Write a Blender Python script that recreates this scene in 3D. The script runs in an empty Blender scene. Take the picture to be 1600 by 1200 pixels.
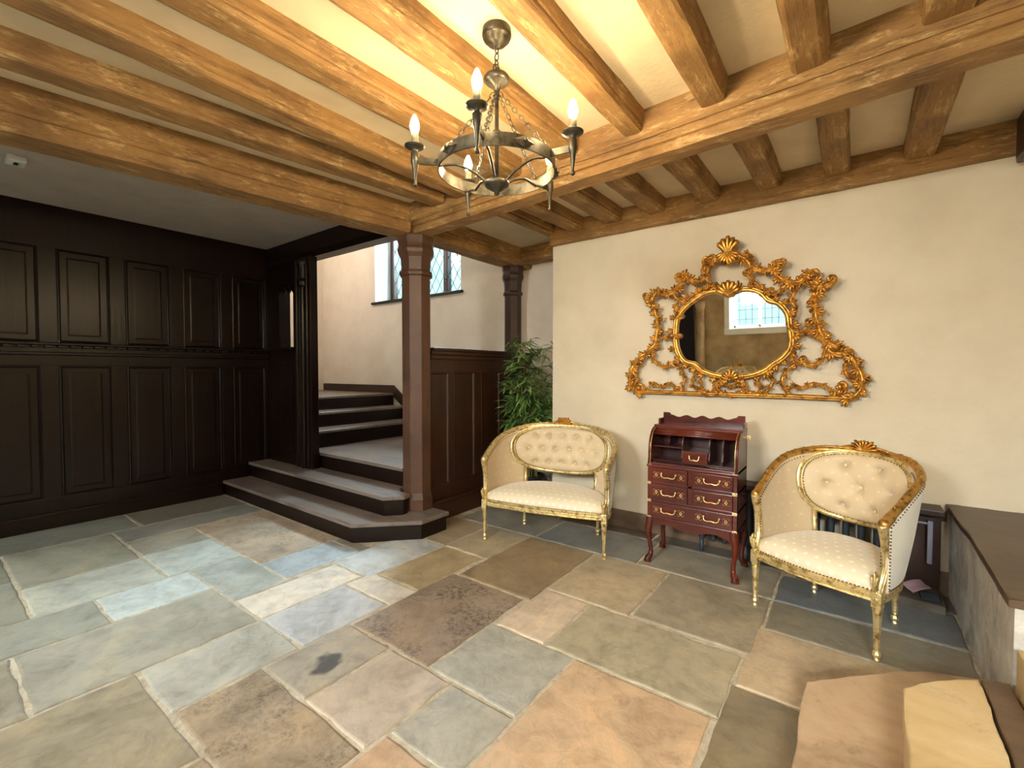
import bpy, bmesh, math, random
from mathutils import Vector, Matrix, noise
R = math.radians
sc = bpy.context.scene
COL = sc.collection
random.seed(7)

# ---------------------------------------------------------------- camera
cam_d = bpy.data.cameras.new('camera'); cam = bpy.data.objects.new('camera', cam_d); COL.objects.link(cam)
cam_d.sensor_width = 36; cam_d.lens = 710/1600*36; cam_d.clip_start = .02
cam.location = (0, 0, 1.45); cam.rotation_euler = (R(90-1.6135), 0, R(36.784))
sc.camera = cam
sc.view_settings.view_transform = 'Standard'; sc.view_settings.look = 'None'
sc.view_settings.gamma = 1; sc.view_settings.use_curve_mapping = False
sc.view_settings.exposure = 0.6

# ---------------------------------------------------------------- world and daylight
w = bpy.data.worlds.new('sky'); sc.world = w; w.use_nodes = True
bg = w.node_tree.nodes['Background']; bg.inputs[0].default_value = (.60, .93, 1, 1); bg.inputs[1].default_value = 1.15

def light(name, kind, loc, energy, color, **k):
    d = bpy.data.lights.new(name, kind); o = bpy.data.objects.new(name, d); COL.objects.link(o)
    d.energy = energy; d.color = color; o.location = loc
    for a, b in k.items():
        if a == 'aim': o.rotation_euler = (Vector(b)-Vector(loc)).to_track_quat('-Z', 'Y').to_euler()
        else: setattr(d, a, b)
    return o
# daylight falling through the stair window
light('sky_sun', 'SUN', (-7, 8, 5), 9.5, (.66, .82, 1), angle=R(30), aim=(-7+2.5, 8-4.0, 5-4.5))
light('stair_sky', 'AREA', (-5.4, 5.75, 3.9), 300, (.82, .91, 1), shape='RECTANGLE', size=2.0, size_y=1.6, aim=(-5.0, 3.9, 1.4))
# daylight through the window reflected in the looking glass, then two added fills
light('back_sky_a', 'AREA', (-1.47, -3.0, 2.6), 300, (1, .98, .97), shape='RECTANGLE', size=.9, size_y=.9, aim=(-1.2, 1, 1.3))
light('back_fill_b', 'AREA', (-4.1, -3.0, 3.2), 760, (1, .98, .97), shape='RECTANGLE', size=1.7, size_y=1.2, aim=(-3.2, 1.0, .0))  # added fill outside an unseen window, lights the room from the left
light('back_fill_c', 'AREA', (.9, -3.0, 3.1), 1350, (1, .97, .93), shape='RECTANGLE', size=1.4, size_y=1.2, aim=(.2, 1.2, .0))  # added fill outside an unseen window, brightens floor and wall on the right
# lamp on the upper landing
light('landing_lamp', 'POINT', (-6.7, 3.25, 3.8), 30, (1, .92, .84), shadow_soft_size=.15)

# ---------------------------------------------------------------- materials
def S(r, g, b):
    f = lambda c: (c/255/12.92) if c/255 <= .04045 else ((c/255+.055)/1.055)**2.4
    return (f(r), f(g), f(b), 1)
def newmat(name):
    m = bpy.data.materials.new(name); m.use_nodes = True
    nt = m.node_tree; return m, nt, nt.nodes['Principled BSDF']
def nd(nt, t, **k):
    n = nt.nodes.new(t)
    for a, b in k.items(): setattr(n, a, b)
    return n
def coords(nt, scale=(1, 1, 1), what='Object'):
    tc = nd(nt, 'ShaderNodeTexCoord'); mp = nd(nt, 'ShaderNodeMapping')
    mp.inputs['Scale'].default_value = scale; nt.links.new(tc.outputs[what], mp.inputs[0]); return mp.outputs[0]
def tex(nt, vec, scale, detail=5, rough=.6, dist=0.):
    n = nd(nt, 'ShaderNodeTexNoise'); n.inputs['Scale'].default_value = scale; n.inputs['Detail'].default_value = detail
    n.inputs['Roughness'].default_value = rough; n.inputs['Distortion'].default_value = dist
    nt.links.new(vec, n.inputs['Vector']); return n.outputs['Fac']
def ramp(nt, fac, stops):
    r = nd(nt, 'ShaderNodeValToRGB'); e = r.color_ramp.elements
    e[0].position, e[0].color = stops[0]; e[1].position, e[1].color = stops[-1]
    for p, c in stops[1:-1]: x = e.new(p); x.color = c
    nt.links.new(fac, r.inputs[0]); return r.outputs[0]
def mix(nt, a, b, fac, mode='MIX'):
    m = nd(nt, 'ShaderNodeMix', data_type='RGBA', blend_type=mode)
    for s, v in ((0, fac), (6, a), (7, b)):
        if hasattr(v, 'is_linked'): nt.links.new(v, m.inputs[s])
        else: m.inputs[s].default_value = v
    return m.outputs[2]
def bump(nt, p, h, strength, dist=.01):
    b = nd(nt, 'ShaderNodeBump'); b.inputs['Strength'].default_value = strength; b.inputs['Distance'].default_value = dist
    nt.links.new(h, b.inputs['Height']); nt.links.new(b.outputs[0], p.inputs['Normal'])
def simple(name, c, rough=.5, metal=0., **k):
    m, nt, p = newmat(name)
    v = coords(nt); f = tex(nt, v, 14, 3)
    lo = tuple(x*.86 for x in c[:3])+(1,)
    nt.links.new(ramp(nt, f, [(.3, lo), (.7, c)]), p.inputs['Base Color'])
    p.inputs['Roughness'].default_value = rough; p.inputs['Metallic'].default_value = metal
    for a, b in k.items(): p.inputs[a].default_value = b
    return m
def wood(name, axis, dark, mid, pale, rough=.6, fine=1., bumps=.35, spec=.5, weather=False):
    m, nt, p = newmat(name)
    sc_ = {'X': (.55, 7, 7), 'Y': (7, .55, 7), 'Z': (7, 7, .55)}[axis]
    v = coords(nt, sc_)
    g = tex(nt, v, 3.2*fine, 8, .72, .25)
    v2 = coords(nt); big = tex(nt, v2, 2.3, 4, .6)
    c1 = ramp(nt, g, [(.30, dark), (.47, mid), (.62, mid), (.74, pale)])
    c2 = mix(nt, c1, dark, ramp(nt, big, [(.38, (.55,)*3+(1,)), (.6, (0, 0, 0, 1))]))
    if weather:
        fl = tex(nt, coords(nt, {'X': (5, 22, 22), 'Y': (22, 5, 22), 'Z': (22, 22, 5)}[axis]), 1.3, 7, .8, .15); pt_ = tex(nt, v2, 3.1, 3, .6); mm = nd(nt, 'ShaderNodeMath', operation='MULTIPLY'); nt.links.new(ramp(nt, fl, [(.52, (0, 0, 0, 1)), (.64, (.85,)*3+(1,))]), mm.inputs[0]); nt.links.new(ramp(nt, pt_, [(.42, (.15,)*3+(1,)), (.58, (1,)*4)]), mm.inputs[1]); c2 = mix(nt, c2, pale, mm.outputs[0])
        f3 = tex(nt, coords(nt, tuple(x*3 for x in sc_)), 6, 4, .7, .3); c2 = mix(nt, c2, dark, ramp(nt, f3, [(.30, (.9,)*3+(1,)), (.42, (0, 0, 0, 1))]))
        ad = nd(nt, 'ShaderNodeMath', operation='ADD'); nt.links.new(g, ad.inputs[0]); nt.links.new(fl, ad.inputs[1]); g = ad.outputs[0]
    nt.links.new(c2, p.inputs['Base Color'])
    p.inputs['Roughness'].default_value = rough; p.inputs['Specular IOR Level'].default_value = spec
    bump(nt, p, g, bumps, .008); return m
OAKC = (S(88, 58, 26), S(158, 118, 66), S(208, 176, 120))
oakX = wood('oak_x', 'X', *OAKC, rough=.66, bumps=.8, weather=True); oakY = wood('oak_y', 'Y', *OAKC, rough=.66, bumps=.8, weather=True)
DK = (S(14, 6, 3), S(28, 14, 8), S(44, 25, 16))
dkX = wood('dark_oak_x', 'X', *DK, rough=.30, bumps=.2, spec=.3); dkY = wood('dark_oak_y', 'Y', *DK, rough=.30, bumps=.2, spec=.3)
dkZ = wood('dark_oak_z', 'Z', *DK, rough=.28, bumps=.2, spec=.3)
BRN = (S(34, 16, 8), S(58, 30, 15), S(80, 46, 26))
brZ = wood('brown_oak_z', 'Z', *BRN, rough=.42, bumps=.2); brY = wood('brown_oak_y', 'Y', *BRN, rough=.42, bumps=.2)
PIL = (S(54, 34, 22), S(92, 62, 44), S(122, 90, 64))
pilZ = wood('pillar_oak', 'Z', *PIL, rough=.45, bumps=.35)
trd = wood('tread_oak', 'X', S(78, 66, 60), S(128, 114, 104), S(156, 142, 130), rough=.34, bumps=.2)
mahX = wood('mahogany', 'X', S(48, 15, 9), S(94, 36, 20), S(132, 64, 36), rough=.22, bumps=.03)
mahD = wood('mahogany_dark', 'Z', S(40, 14, 12), S(62, 24, 20), S(84, 38, 28), rough=.3, bumps=.03)

def plaster(name, c, c2, bs=.25, scale=3.):
    m, nt, p = newmat(name); v = coords(nt)
    f = tex(nt, v, scale, 6, .6); f2 = tex(nt, v, 28, 4, .6)
    nt.links.new(ramp(nt, f, [(.32, c2), (.62, c)]), p.inputs['Base Color'])
    p.inputs['Roughness'].default_value = .85; bump(nt, p, f2, bs, .006); return m
cream = plaster('cream_plaster', S(216, 202, 176), S(208, 193, 166))
stairm = plaster('stair_plaster', S(222, 208, 192), S(214, 198, 182))
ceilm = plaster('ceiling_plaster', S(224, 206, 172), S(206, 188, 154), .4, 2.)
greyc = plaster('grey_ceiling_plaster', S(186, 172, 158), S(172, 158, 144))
white = plaster('white_plaster', S(232, 232, 228), S(218, 220, 218))
rough_wall = plaster('rough_stone_plaster', S(186, 162, 122), S(136, 114, 80), 1.0, 2.4)

def stone(name, dark, mid, pale, rough=.45, scale=2.6, bs=.4):
    m, nt, p = newmat(name); v = coords(nt)
    a = tex(nt, v, scale, 9, .62, .6); b = tex(nt, v, 22, 5, .7)
    c = mix(nt, ramp(nt, a, [(.32, dark), (.5, mid), (.68, pale)]), mid, ramp(nt, b, [(.3, (.5,)*3+(1,)), (.6, (0, 0, 0, 1))]))
    c = mix(nt, c, ramp(nt, tex(nt, v, scale*2.1, 10, .8, 1.2), [(.31, (.55, .50, .44, 1)), (.45, (1, 1, 1, 1)), (.68, (1.1, 1.09, 1.06, 1))]), .8, 'MULTIPLY')
    nt.links.new(c, p.inputs['Base Color']); p.inputs['Roughness'].default_value = rough
    bump(nt, p, a, bs, .012); return m
st_tan = stone('sandstone', S(138, 112, 84), S(184, 156, 124), S(206, 180, 148))
st_gold = stone('golden_sandstone', S(168, 138, 92), S(206, 178, 130), S(222, 198, 156))
st_brown = stone('worn_brown_stone', S(66, 50, 36), S(98, 78, 58), S(124, 102, 78), .42)
st_grey = stone('whitewashed_stone', S(140, 134, 126), S(184, 178, 168), S(216, 212, 204), .7, 5, .7)
st_dark = stone('dark_stone', S(50, 44, 38), S(84, 76, 66), S(110, 100, 88), .5)

# flagstones: every slab keeps its own tone in a colour attribute
flag, nt, p = newmat('york_flagstone')
v = coords(nt); at = nd(nt, 'ShaderNodeAttribute', attribute_name='tone'); bt = nd(nt, 'ShaderNodeAttribute', attribute_name='blot')
a = tex(nt, v, 2.2, 9, .62, .9); b = tex(nt, v, 9, 8, .68, .5); c = tex(nt, v, 45, 4, .7)
sh = ramp(nt, a, [(.3, (.72, .70, .66, 1)), (.5, (1, 1, 1, 1)), (.7, (1.22, 1.16, 1.04, 1))])
c1 = mix(nt, at.outputs['Color'], sh, 1., 'MULTIPLY')
c1 = mix(nt, c1, ramp(nt, b, [(.35, (.74, .72, .70, 1)), (.55, (1, 1, 1, 1))]), .8, 'MULTIPLY')
th = nd(nt, 'ShaderNodeMath', operation='MULTIPLY'); nt.links.new(bt.outputs['Fac'], th.inputs[0])
g2 = tex(nt, v, 30, 6, .8, .2); gm = nd(nt, 'ShaderNodeMath', operation='MULTIPLY')
nt.links.new(ramp(nt, g2, [(.46, (0, 0, 0, 1)), (.58, (1, 1, 1, 1))]), gm.inputs[0]); nt.links.new(ramp(nt, tex(nt, v, 3.2, 4, .6), [(.42, (.12,)*3+(1,)), (.6, (1, 1, 1, 1))]), gm.inputs[1])
nt.links.new(gm.outputs[0], th.inputs[1])
c1 = mix(nt, c1, ramp(nt, tex(nt, v, 5, 10, .78, 1.4), [(.30, (.62, .58, .52, 1)), (.46, (1, 1, 1, 1)), (.66, (1.12, 1.1, 1.06, 1))]), .8, 'MULTIPLY')
c1 = mix(nt, c1, S(84, 74, 62), th.outputs[0])
# the dark spilt blot on one slab
sv = nd(nt, 'ShaderNodeVectorMath', operation='DISTANCE'); sv.inputs[1].default_value = (-2.06, 1.22, 0)
wv = nd(nt, 'ShaderNodeVectorMath', operation='ADD'); nz = nd(nt, 'ShaderNodeTexNoise'); nz.inputs['Scale'].default_value = 9; nz.inputs['Detail'].default_value = 1
nt.links.new(v, nz.inputs['Vector']); ms = nd(nt, 'ShaderNodeVectorMath', operation='SCALE'); ms.inputs['Scale'].default_value = .16
cz = nd(nt, 'ShaderNodeVectorMath', operation='SUBTRACT'); cz.inputs[1].default_value = (.5, .5, .5); nt.links.new(nz.outputs['Color'], cz.inputs[0])
nt.links.new(cz.outputs[0], ms.inputs[0]); nt.links.new(v, wv.inputs[0]); nt.links.new(ms.outputs[0], wv.inputs[1]); nt.links.new(wv.outputs[0], sv.inputs[0])
c1 = mix(nt, c1, S(48, 48, 52), ramp(nt, sv.outputs['Value'], [(.050, (.85,)*3+(1,)), (.078, (0, 0, 0, 1))]))
nt.links.new(c1, p.inputs['Base Color'])
nt.links.new(ramp(nt, b, [(.3, (.30,)*3+(1,)), (.7, (.52,)*3+(1,))]), p.inputs['Roughness'])
bm_ = nd(nt, 'ShaderNodeMath', operation='ADD'); nt.links.new(a, bm_.inputs[0]); nt.links.new(b, bm_.inputs[1])
bump(nt, p, bm_.outputs[0], .38, .012)
mortar = stone('lime_mortar', S(150, 138, 116), S(186, 174, 150), S(208, 198, 178), .8, 14, .8)

gold = None
def goldmat(name, base, dark, rough, sc_=30):
    m, nt, p = newmat(name); v = coords(nt); f = tex(nt, v, sc_, 5, .65)
    nt.links.new(ramp(nt, f, [(.34, dark), (.52, base)]), p.inputs['Base Color'])
    p.inputs['Metallic'].default_value = .75; p.inputs['Roughness'].default_value = rough
    bump(nt, p, f, .3, .004); return m
gold = goldmat('rich_gilt', S(214, 158, 70), S(122, 74, 22), .30, 16)
goldp = goldmat('pale_worn_gilt', S(226, 206, 150), S(150, 116, 52), .36, 34)
irond = goldmat('dark_wrought_iron', S(96, 84, 64), S(54, 46, 36), .5, 20)
goldm = goldmat('antique_gilt', S(206, 160, 84), S(128, 84, 34), .34, 30)
brass = goldmat('brass', S(236, 206, 150), S(200, 160, 90), .25)
iron = goldmat('wrought_iron', S(84, 78, 64), S(44, 40, 32), .42, 18)
nailm = simple('aged_nail_brass', S(126, 100, 58), .35, .8)
cast = simple('cast_iron_paint', S(52, 60, 68), .45)
black = simple('matt_black', S(22, 26, 32), .6)
paperm = simple('pink_paper', S(222, 192, 206), .8)
bark = simple('bamboo_cane', S(140, 132, 78), .5)
potm = simple('dark_plant_pot', S(44, 38, 34), .5)
candle = simple('pewter_candle_sleeve', S(120, 112, 88), .45, .4)
plastic = simple('white_plastic', S(225, 226, 222), .4)
def leafmat():
    m, nt, p = newmat('bamboo_leaf'); v = coords(nt); f = tex(nt, v, 9, 2)
    nt.links.new(ramp(nt, f, [(.36, S(52, 78, 34)), (.5, S(98, 134, 62)), (.66, S(156, 178, 104))]), p.inputs['Base Color'])
    p.inputs['Roughness'].default_value = .5; return m
leafm = leafmat()
def fabric(name, base, spot, size, r, amt=1.):
    m, nt, p = newmat(name)
    uv = nd(nt, 'ShaderNodeUVMap'); sx = nd(nt, 'ShaderNodeSeparateXYZ'); nt.links.new(uv.outputs[0], sx.inputs[0])
    def M(op, a, b=None):
        n = nd(nt, 'ShaderNodeMath', operation=op)
        for i, q in enumerate((a, b)):
            if q is None: continue
            if hasattr(q, 'is_linked'): nt.links.new(q, n.inputs[i])
            else: n.inputs[i].default_value = q
        return n.outputs[0]
    y = M('DIVIDE', sx.outputs[1], size); row = M('FLOOR', y); x = M('DIVIDE', sx.outputs[0], size)
    x = M('ADD', x, M('MULTIPLY', M('MODULO', M('ABSOLUTE', row), 2.), .5))
    fx = M('SUBTRACT', M('FRACT', x), .5); fy = M('SUBTRACT', M('FRACT', y), .5)
    d = M('SQRT', M('ADD', M('MULTIPLY', fx, fx), M('MULTIPLY', M('MULTIPLY', fy, fy), 1.2)))
    v = coords(nt); f = tex(nt, v, 60, 3); d = M('ADD', d, M('MULTIPLY', f, .08))
    k = ramp(nt, d, [(r, (amt,)*3+(1,)), (r+.06, (0, 0, 0, 1))])
    nt.links.new(mix(nt, base, spot, k), p.inputs['Base Color'])
    p.inputs['Roughness'].default_value = .55; p.inputs['Sheen Weight'].default_value = .35
    bump(nt, p, f, .12, .002); return m
damask = fabric('cream_damask', S(216, 202, 172), S(234, 224, 200), .058, .19)
damask2 = fabric('cream_damask_back', S(202, 180, 144), S(218, 200, 168), .070, .14, .6)
plaincloth = fabric('pale_outer_cloth', S(226, 220, 202), S(232, 226, 208), .09, .16, .5)

bulbm, nt, p = newmat('lit_bulb')
p.inputs['Base Color'].default_value = (1, .9, .7, 1); p.inputs['Emission Color'].default_value = (1, .78, .46, 1)
p.inputs['Emission Strength'].default_value = 390

mirr, nt, p = newmat('mirror_glass'); p.inputs['Base Color'].default_value = (.86, .88, .87, 1)
p.inputs['Metallic'].default_value = 1; p.inputs['Roughness'].default_value = .015
def panemat(name, tint):
    m = bpy.data.materials.new(name); m.use_nodes = True; nt = m.node_tree; nt.nodes.clear()
    o = nd(nt, 'ShaderNodeOutputMaterial'); t = nd(nt, 'ShaderNodeBsdfTransparent'); g = nd(nt, 'ShaderNodeBsdfGlossy'); mx = nd(nt, 'ShaderNodeMixShader')
    v = coords(nt); f = tex(nt, v, 6, 3)
    nt.links.new(ramp(nt, f, [(.4, tint), (.65, (.95, 1, 1, 1))]), t.inputs[0]); g.inputs['Roughness'].default_value = .1
    mx.inputs[0].default_value = .06
    nt.links.new(t.outputs[0], mx.inputs[1]); nt.links.new(g.outputs[0], mx.inputs[2]); nt.links.new(mx.outputs[0], o.inputs[0]); return m
pane = panemat('leaded_pane', (.86, .97, .98, 1))
pane_clear = panemat('clear_leaded_pane', (.93, .95, .95, 1))
ledge_top = stone('dark_polished_stone', S(44, 30, 18), S(70, 50, 32), S(92, 70, 48), .38)
lead = simple('window_lead', S(40, 84, 92), .6)

# ---------------------------------------------------------------- mesh helpers
def tag(o, label=None, cat=None, group=None, kind=None):
    if label: o['label'] = label
    if cat: o['category'] = cat
    if group: o['group'] = group
    if kind: o['kind'] = kind
    return o
def root(name, loc, rz=0., **k):
    o = bpy.data.objects.new(name, None); COL.objects.link(o); o.location = loc; o.rotation_euler = (0, 0, rz)
    o.empty_display_size = .1; return tag(o, **k)
def fin(name, bm, mats, parent=None, smooth=False, recenter=None, **k):
    bmesh.ops.recalc_face_normals(bm, faces=bm.faces)
    me = bpy.data.meshes.new(name)
    if recenter is None: recenter = parent is None
    off = Vector((0, 0, 0))
    if recenter and len(bm.verts):
        xs = [v.co for v in bm.verts]
        off = Vector(((min(v.x for v in xs)+max(v.x for v in xs))/2, (min(v.y for v in xs)+max(v.y for v in xs))/2, min(v.z for v in xs)))
        bmesh.ops.translate(bm, verts=bm.verts, vec=-off)
    bm.to_mesh(me); bm.free()
    for m in (mats if isinstance(mats, (list, tuple)) else [mats]): me.materials.append(m)
    if smooth:
        me.polygons.foreach_set('use_smooth', [True]*len(me.polygons))
    o = bpy.data.objects.new(name, me); COL.objects.link(o); o.location = off
    if parent is not None: o.parent = parent
    return tag(o, **k)
def B(): return bmesh.new()
def box(bm, x0, x1, y0, y1, z0, z1, bev=0., mi=0):
    r = bmesh.ops.create_cube(bm, size=1)
    for v in r['verts']:
        v.co = Vector(((x0+x1)/2+v.co.x*(x1-x0), (y0+y1)/2+v.co.y*(y1-y0), (z0+z1)/2+v.co.z*(z1-z0)))
    es = list({e for v in r['verts'] for e in v.link_edges})
    fs = {f for v in r['verts'] for f in v.link_faces}
    for f in fs: f.material_index = mi
    if bev > 0: bmesh.ops.bevel(bm, geom=es, offset=bev, segments=2, affect='EDGES', profile=.6)
def prism(bm, pts, z0, z1, bev=0., mi=0):
    vs = [bm.verts.new((x, y, z0)) for x, y in pts]; f = bm.faces.new(vs); f.material_index = mi
    r = bmesh.ops.extrude_face_region(bm, geom=[f]); nv = [g for g in r['geom'] if isinstance(g, bmesh.types.BMVert)]
    for v in nv: v.co.z = z1
    if bev > 0:
        top = [e for e in {e for v in nv for e in v.link_edges} if all(abs(v.co.z-z1) < 1e-6 for v in e.verts)]
        bmesh.ops.bevel(bm, geom=top, offset=bev, segments=3, affect='EDGES', profile=.6)
def tube(bm, pts, rad, n=10, closed=False, flat=1., up=None):
    pts = [Vector(q) for q in pts]; m = len(pts)
    if not hasattr(rad, '__len__'): rad = [rad]*m
    rings = []; prev = None
    for i, q in enumerate(pts):
        a = pts[i-1] if (i > 0 or closed) else pts[i]; b = pts[(i+1) % m] if (i < m-1 or closed) else pts[i]
        t = (b-a).normalized() if (b-a).length > 1e-9 else Vector((0, 0, 1))
        if up is not None: s = t.cross(Vector(up)); s = s.normalized() if s.length > 1e-6 else Vector((1, 0, 0))
        elif prev is None:
            s = t.cross(Vector((0, 0, 1)));
            if s.length < 1e-3: s = Vector((1, 0, 0))
            s.normalize()
        else:
            s = prev-t*prev.dot(t); s.normalize()
        prev = s; u = s.cross(t)
        rings.append([bm.verts.new(q+(s*math.cos(k*2*math.pi/n)+u*math.sin(k*2*math.pi/n)*flat)*rad[i]) for k in range(n)])
    for i in range(m if closed else m-1):
        A, Bq = rings[i], rings[(i+1) % m]
        for k in range(n): bm.faces.new((A[k], A[(k+1) % n], Bq[(k+1) % n], Bq[k]))
    if not closed: bm.faces.new(rings[0][::-1]); bm.faces.new(rings[-1])
def lathe(bm, prof, cx=0, cy=0, cz=0, n=20, flute=0., nf=0, sq=None):
    rings = []
    for r, z in prof:
        rings.append([bm.verts.new((cx+r*(1+(flute*math.cos(nf*k*2*math.pi/n) if nf else 0))*math.cos(k*2*math.pi/n),
                                    cy+r*(1+(flute*math.cos(nf*k*2*math.pi/n) if nf else 0))*math.sin(k*2*math.pi/n), cz+z)) for k in range(n)])
    for A, Bq in zip(rings, rings[1:]):
        for k in range(n): bm.faces.new((A[k], A[(k+1) % n], Bq[(k+1) % n], Bq[k]))
    bm.faces.new(rings[0][::-1]); bm.faces.new(rings[-1])
def ball(bm, c, r, seg=8, sx=1, sy=1, sz=1):
    bmesh.ops.create_uvsphere(bm, u_segments=seg, v_segments=max(4, seg-2), radius=r,
                              matrix=Matrix.Translation(Vector(c)) @ Matrix.Diagonal((sx, sy, sz, 1)))
def loft(bm, rings, closed=True, caps=True):
    V = [[bm.verts.new(q) for q in r] for r in rings]; n = len(V[0])
    for A, Bq in zip(V, V[1:]):
        for k in range(n if closed else n-1): bm.faces.new((A[k], A[(k+1) % n], Bq[(k+1) % n], Bq[k]))
    if caps: bm.faces.new(V[0][::-1]); bm.faces.new(V[-1])
    return V
def beam(bm, a, b, prof, nseg=26, amp=.006, seed=0., sag=0.):
    """prof: (u, z) cross-section, u to the right of the run from a to b"""
    a, b = Vector(a), Vector(b); d = (b-a); L = d.length; d.normalize(); s = Vector((d.y, -d.x, 0))
    rings = []
    for i in range(nseg+1):
        t = i/nseg; q = a+(b-a)*t
        ring = []
        for j, (u, z) in enumerate(prof):
            n1 = noise.noise(Vector((t*L*1.6+seed*7.3, j*.35, seed)))+.5*noise.noise(Vector((t*L*7+seed, j*1.1, seed*3)))
            n2 = noise.noise(Vector((t*L*1.3+seed*3.1, j*.3+40, seed)))+.5*noise.noise(Vector((t*L*6+seed, j*1.3+9, seed*2)))
            ring.append(q+s*(u+n1*amp)+Vector((0, 0, z+n2*amp-sag*math.sin(math.pi*t))))
        rings.append(ring)
    loft(bm, rings)
def spline(pts, n=8, closed=False):
    P = [Vector(q) for q in pts]; m = len(P); out = []
    for i in range(m if closed else m-1):
        if closed: p0, p1, p2, p3 = P[i-1], P[i], P[(i+1) % m], P[(i+2) % m]
        else: p0, p1, p2, p3 = P[max(i-1, 0)], P[i], P[i+1], P[min(i+2, m-1)]
        for k in range(n):
            t = k/n; out.append(.5*((2*p1)+(-p0+p2)*t+(2*p0-5*p1+4*p2-p3)*t*t+(-p0+3*p1-3*p2+p3)*t**3))
    if not closed: out.append(P[-1])
    return out

# ================================================================ SETTING
# floor: slabs as (x0, x1, y0, y1, sRGB, blot)
SL = [(-2.24,-1.61,2.34,3.27,(128,106,74),.1),(-1.61,-1.03,2.53,3.27,(152,134,102),0),(-1.03,-.38,2.55,3.27,(132,120,96),0),
(-1.62,-1.28,2.0,2.53,(172,150,122),.1),(-1.28,-.42,2.0,2.53,(144,132,102),0),(-2.28,-1.64,1.5,2.34,(128,108,88),1.),
(-1.64,-1.10,1.5,2.0,(140,136,120),0),(-1.10,-.44,.95,2.0,(170,136,98),0),(-1.47,-1.10,1.13,1.5,(140,134,116),0),
(-1.91,-1.47,1.02,1.5,(158,142,122),.1),(-2.29,-1.91,1.02,1.5,(136,126,108),0),(-2.29,-1.47,.65,1.02,(140,120,94),.9),
(-2.75,-2.29,1.22,1.77,(148,150,150),0),(-2.75,-2.27,1.77,2.0,(168,158,140),0),(-2.69,-2.27,2.0,2.66,(142,122,84),0),
(-3.10,-2.75,1.22,1.92,(176,166,150),0),(-3.15,-2.69,1.92,2.66,(150,154,152),0),(-3.55,-3.15,1.57,2.16,(134,144,150),.2),
(-3.55,-3.15,2.16,2.28,(120,112,96),0),(-3.83,-3.10,1.21,1.57,(138,142,132),0),(-4.90,-3.55,1.57,2.22,(150,130,106),.5),
(-4.44,-3.83,1.08,1.57,(150,156,146),0),(-4.4,-3.83,.42,1.08,(146,150,138),0),(-3.83,-3.39,.69,1.21,(156,164,158),0),
(-3.39,-2.74,.29,1.21,(134,130,114),0),(-2.74,-2.29,.64,1.22,(146,144,130),0),(-2.74,-1.94,.05,.64,(132,120,96),0),
(-3.83,-3.39,-.1,.69,(126,126,112),0),(-2.69,-2.22,2.66,3.27,(146,130,100),0),(-1.94,-1.47,.1,.65,(150,128,100),.4),
(-1.47,-1.10,.5,1.13,(164,130,94),0),(-1.10,-.44,.3,.95,(160,140,110),0),
(-.38,.52,2.87,3.27,(112,104,86),0),(-.42,.52,2.27,2.87,(160,138,106),.2),(-.43,-.10,1.3,2.27,(112,98,72),0),(-.1,.52,1.2,2.27,(132,116,90),0),
(-.38,.52,3.27,3.72,(92,96,98),.2),(-1.28,-.38,3.27,3.79,(124,116,98),0),(-2.2,-1.28,3.27,3.81,(104,104,100),0),(-3.1,-2.2,3.27,3.83,(118,112,98),0),
(-3.2,-2.69,2.66,3.27,(136,118,88),0),(-3.2,-2.3,3.83,4.7,(96,86,70),0),(-2.3,-1.35,3.81,4.0,(84,70,56),0),(-1.35,-.3,3.79,4.0,(84,76,66),0),(-.3,.6,3.72,4.0,(84,76,66),0),
(-4.9,-4.44,1.08,1.57,(136,134,118),.2),(-5.3,-4.4,.42,1.08,(128,128,110),0),(-5.3,-4.9,1.08,2.22,(118,118,108),0),(-5.95,-5.3,.2,1.3,(108,110,98),0),(-5.95,-5.3,1.3,2.22,(104,98,84),0),
(-4.6,-3.83,-.2,.42,(120,122,108),0),(-5.95,-4.6,-.5,.2,(118,120,104),0),(-5.3,-4.6,.2,.42,(112,116,100),0),
(-3.39,-2.74,-.5,.29,(134,124,104),.3),(-2.74,-1.94,-.6,.05,(130,118,96),0),(-1.94,-1.1,-.5,.1,(150,132,104),0)]
x = -5.95
while x < .5:
    SL.append((x, min(x+1.1, .5), -2.0, -.6, (130, 120, 98), 0)); x += 1.1
bm = B(); tone = bm.loops.layers.float_color.new('tone'); blot = bm.loops.layers.float_color.new('blot')
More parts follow.
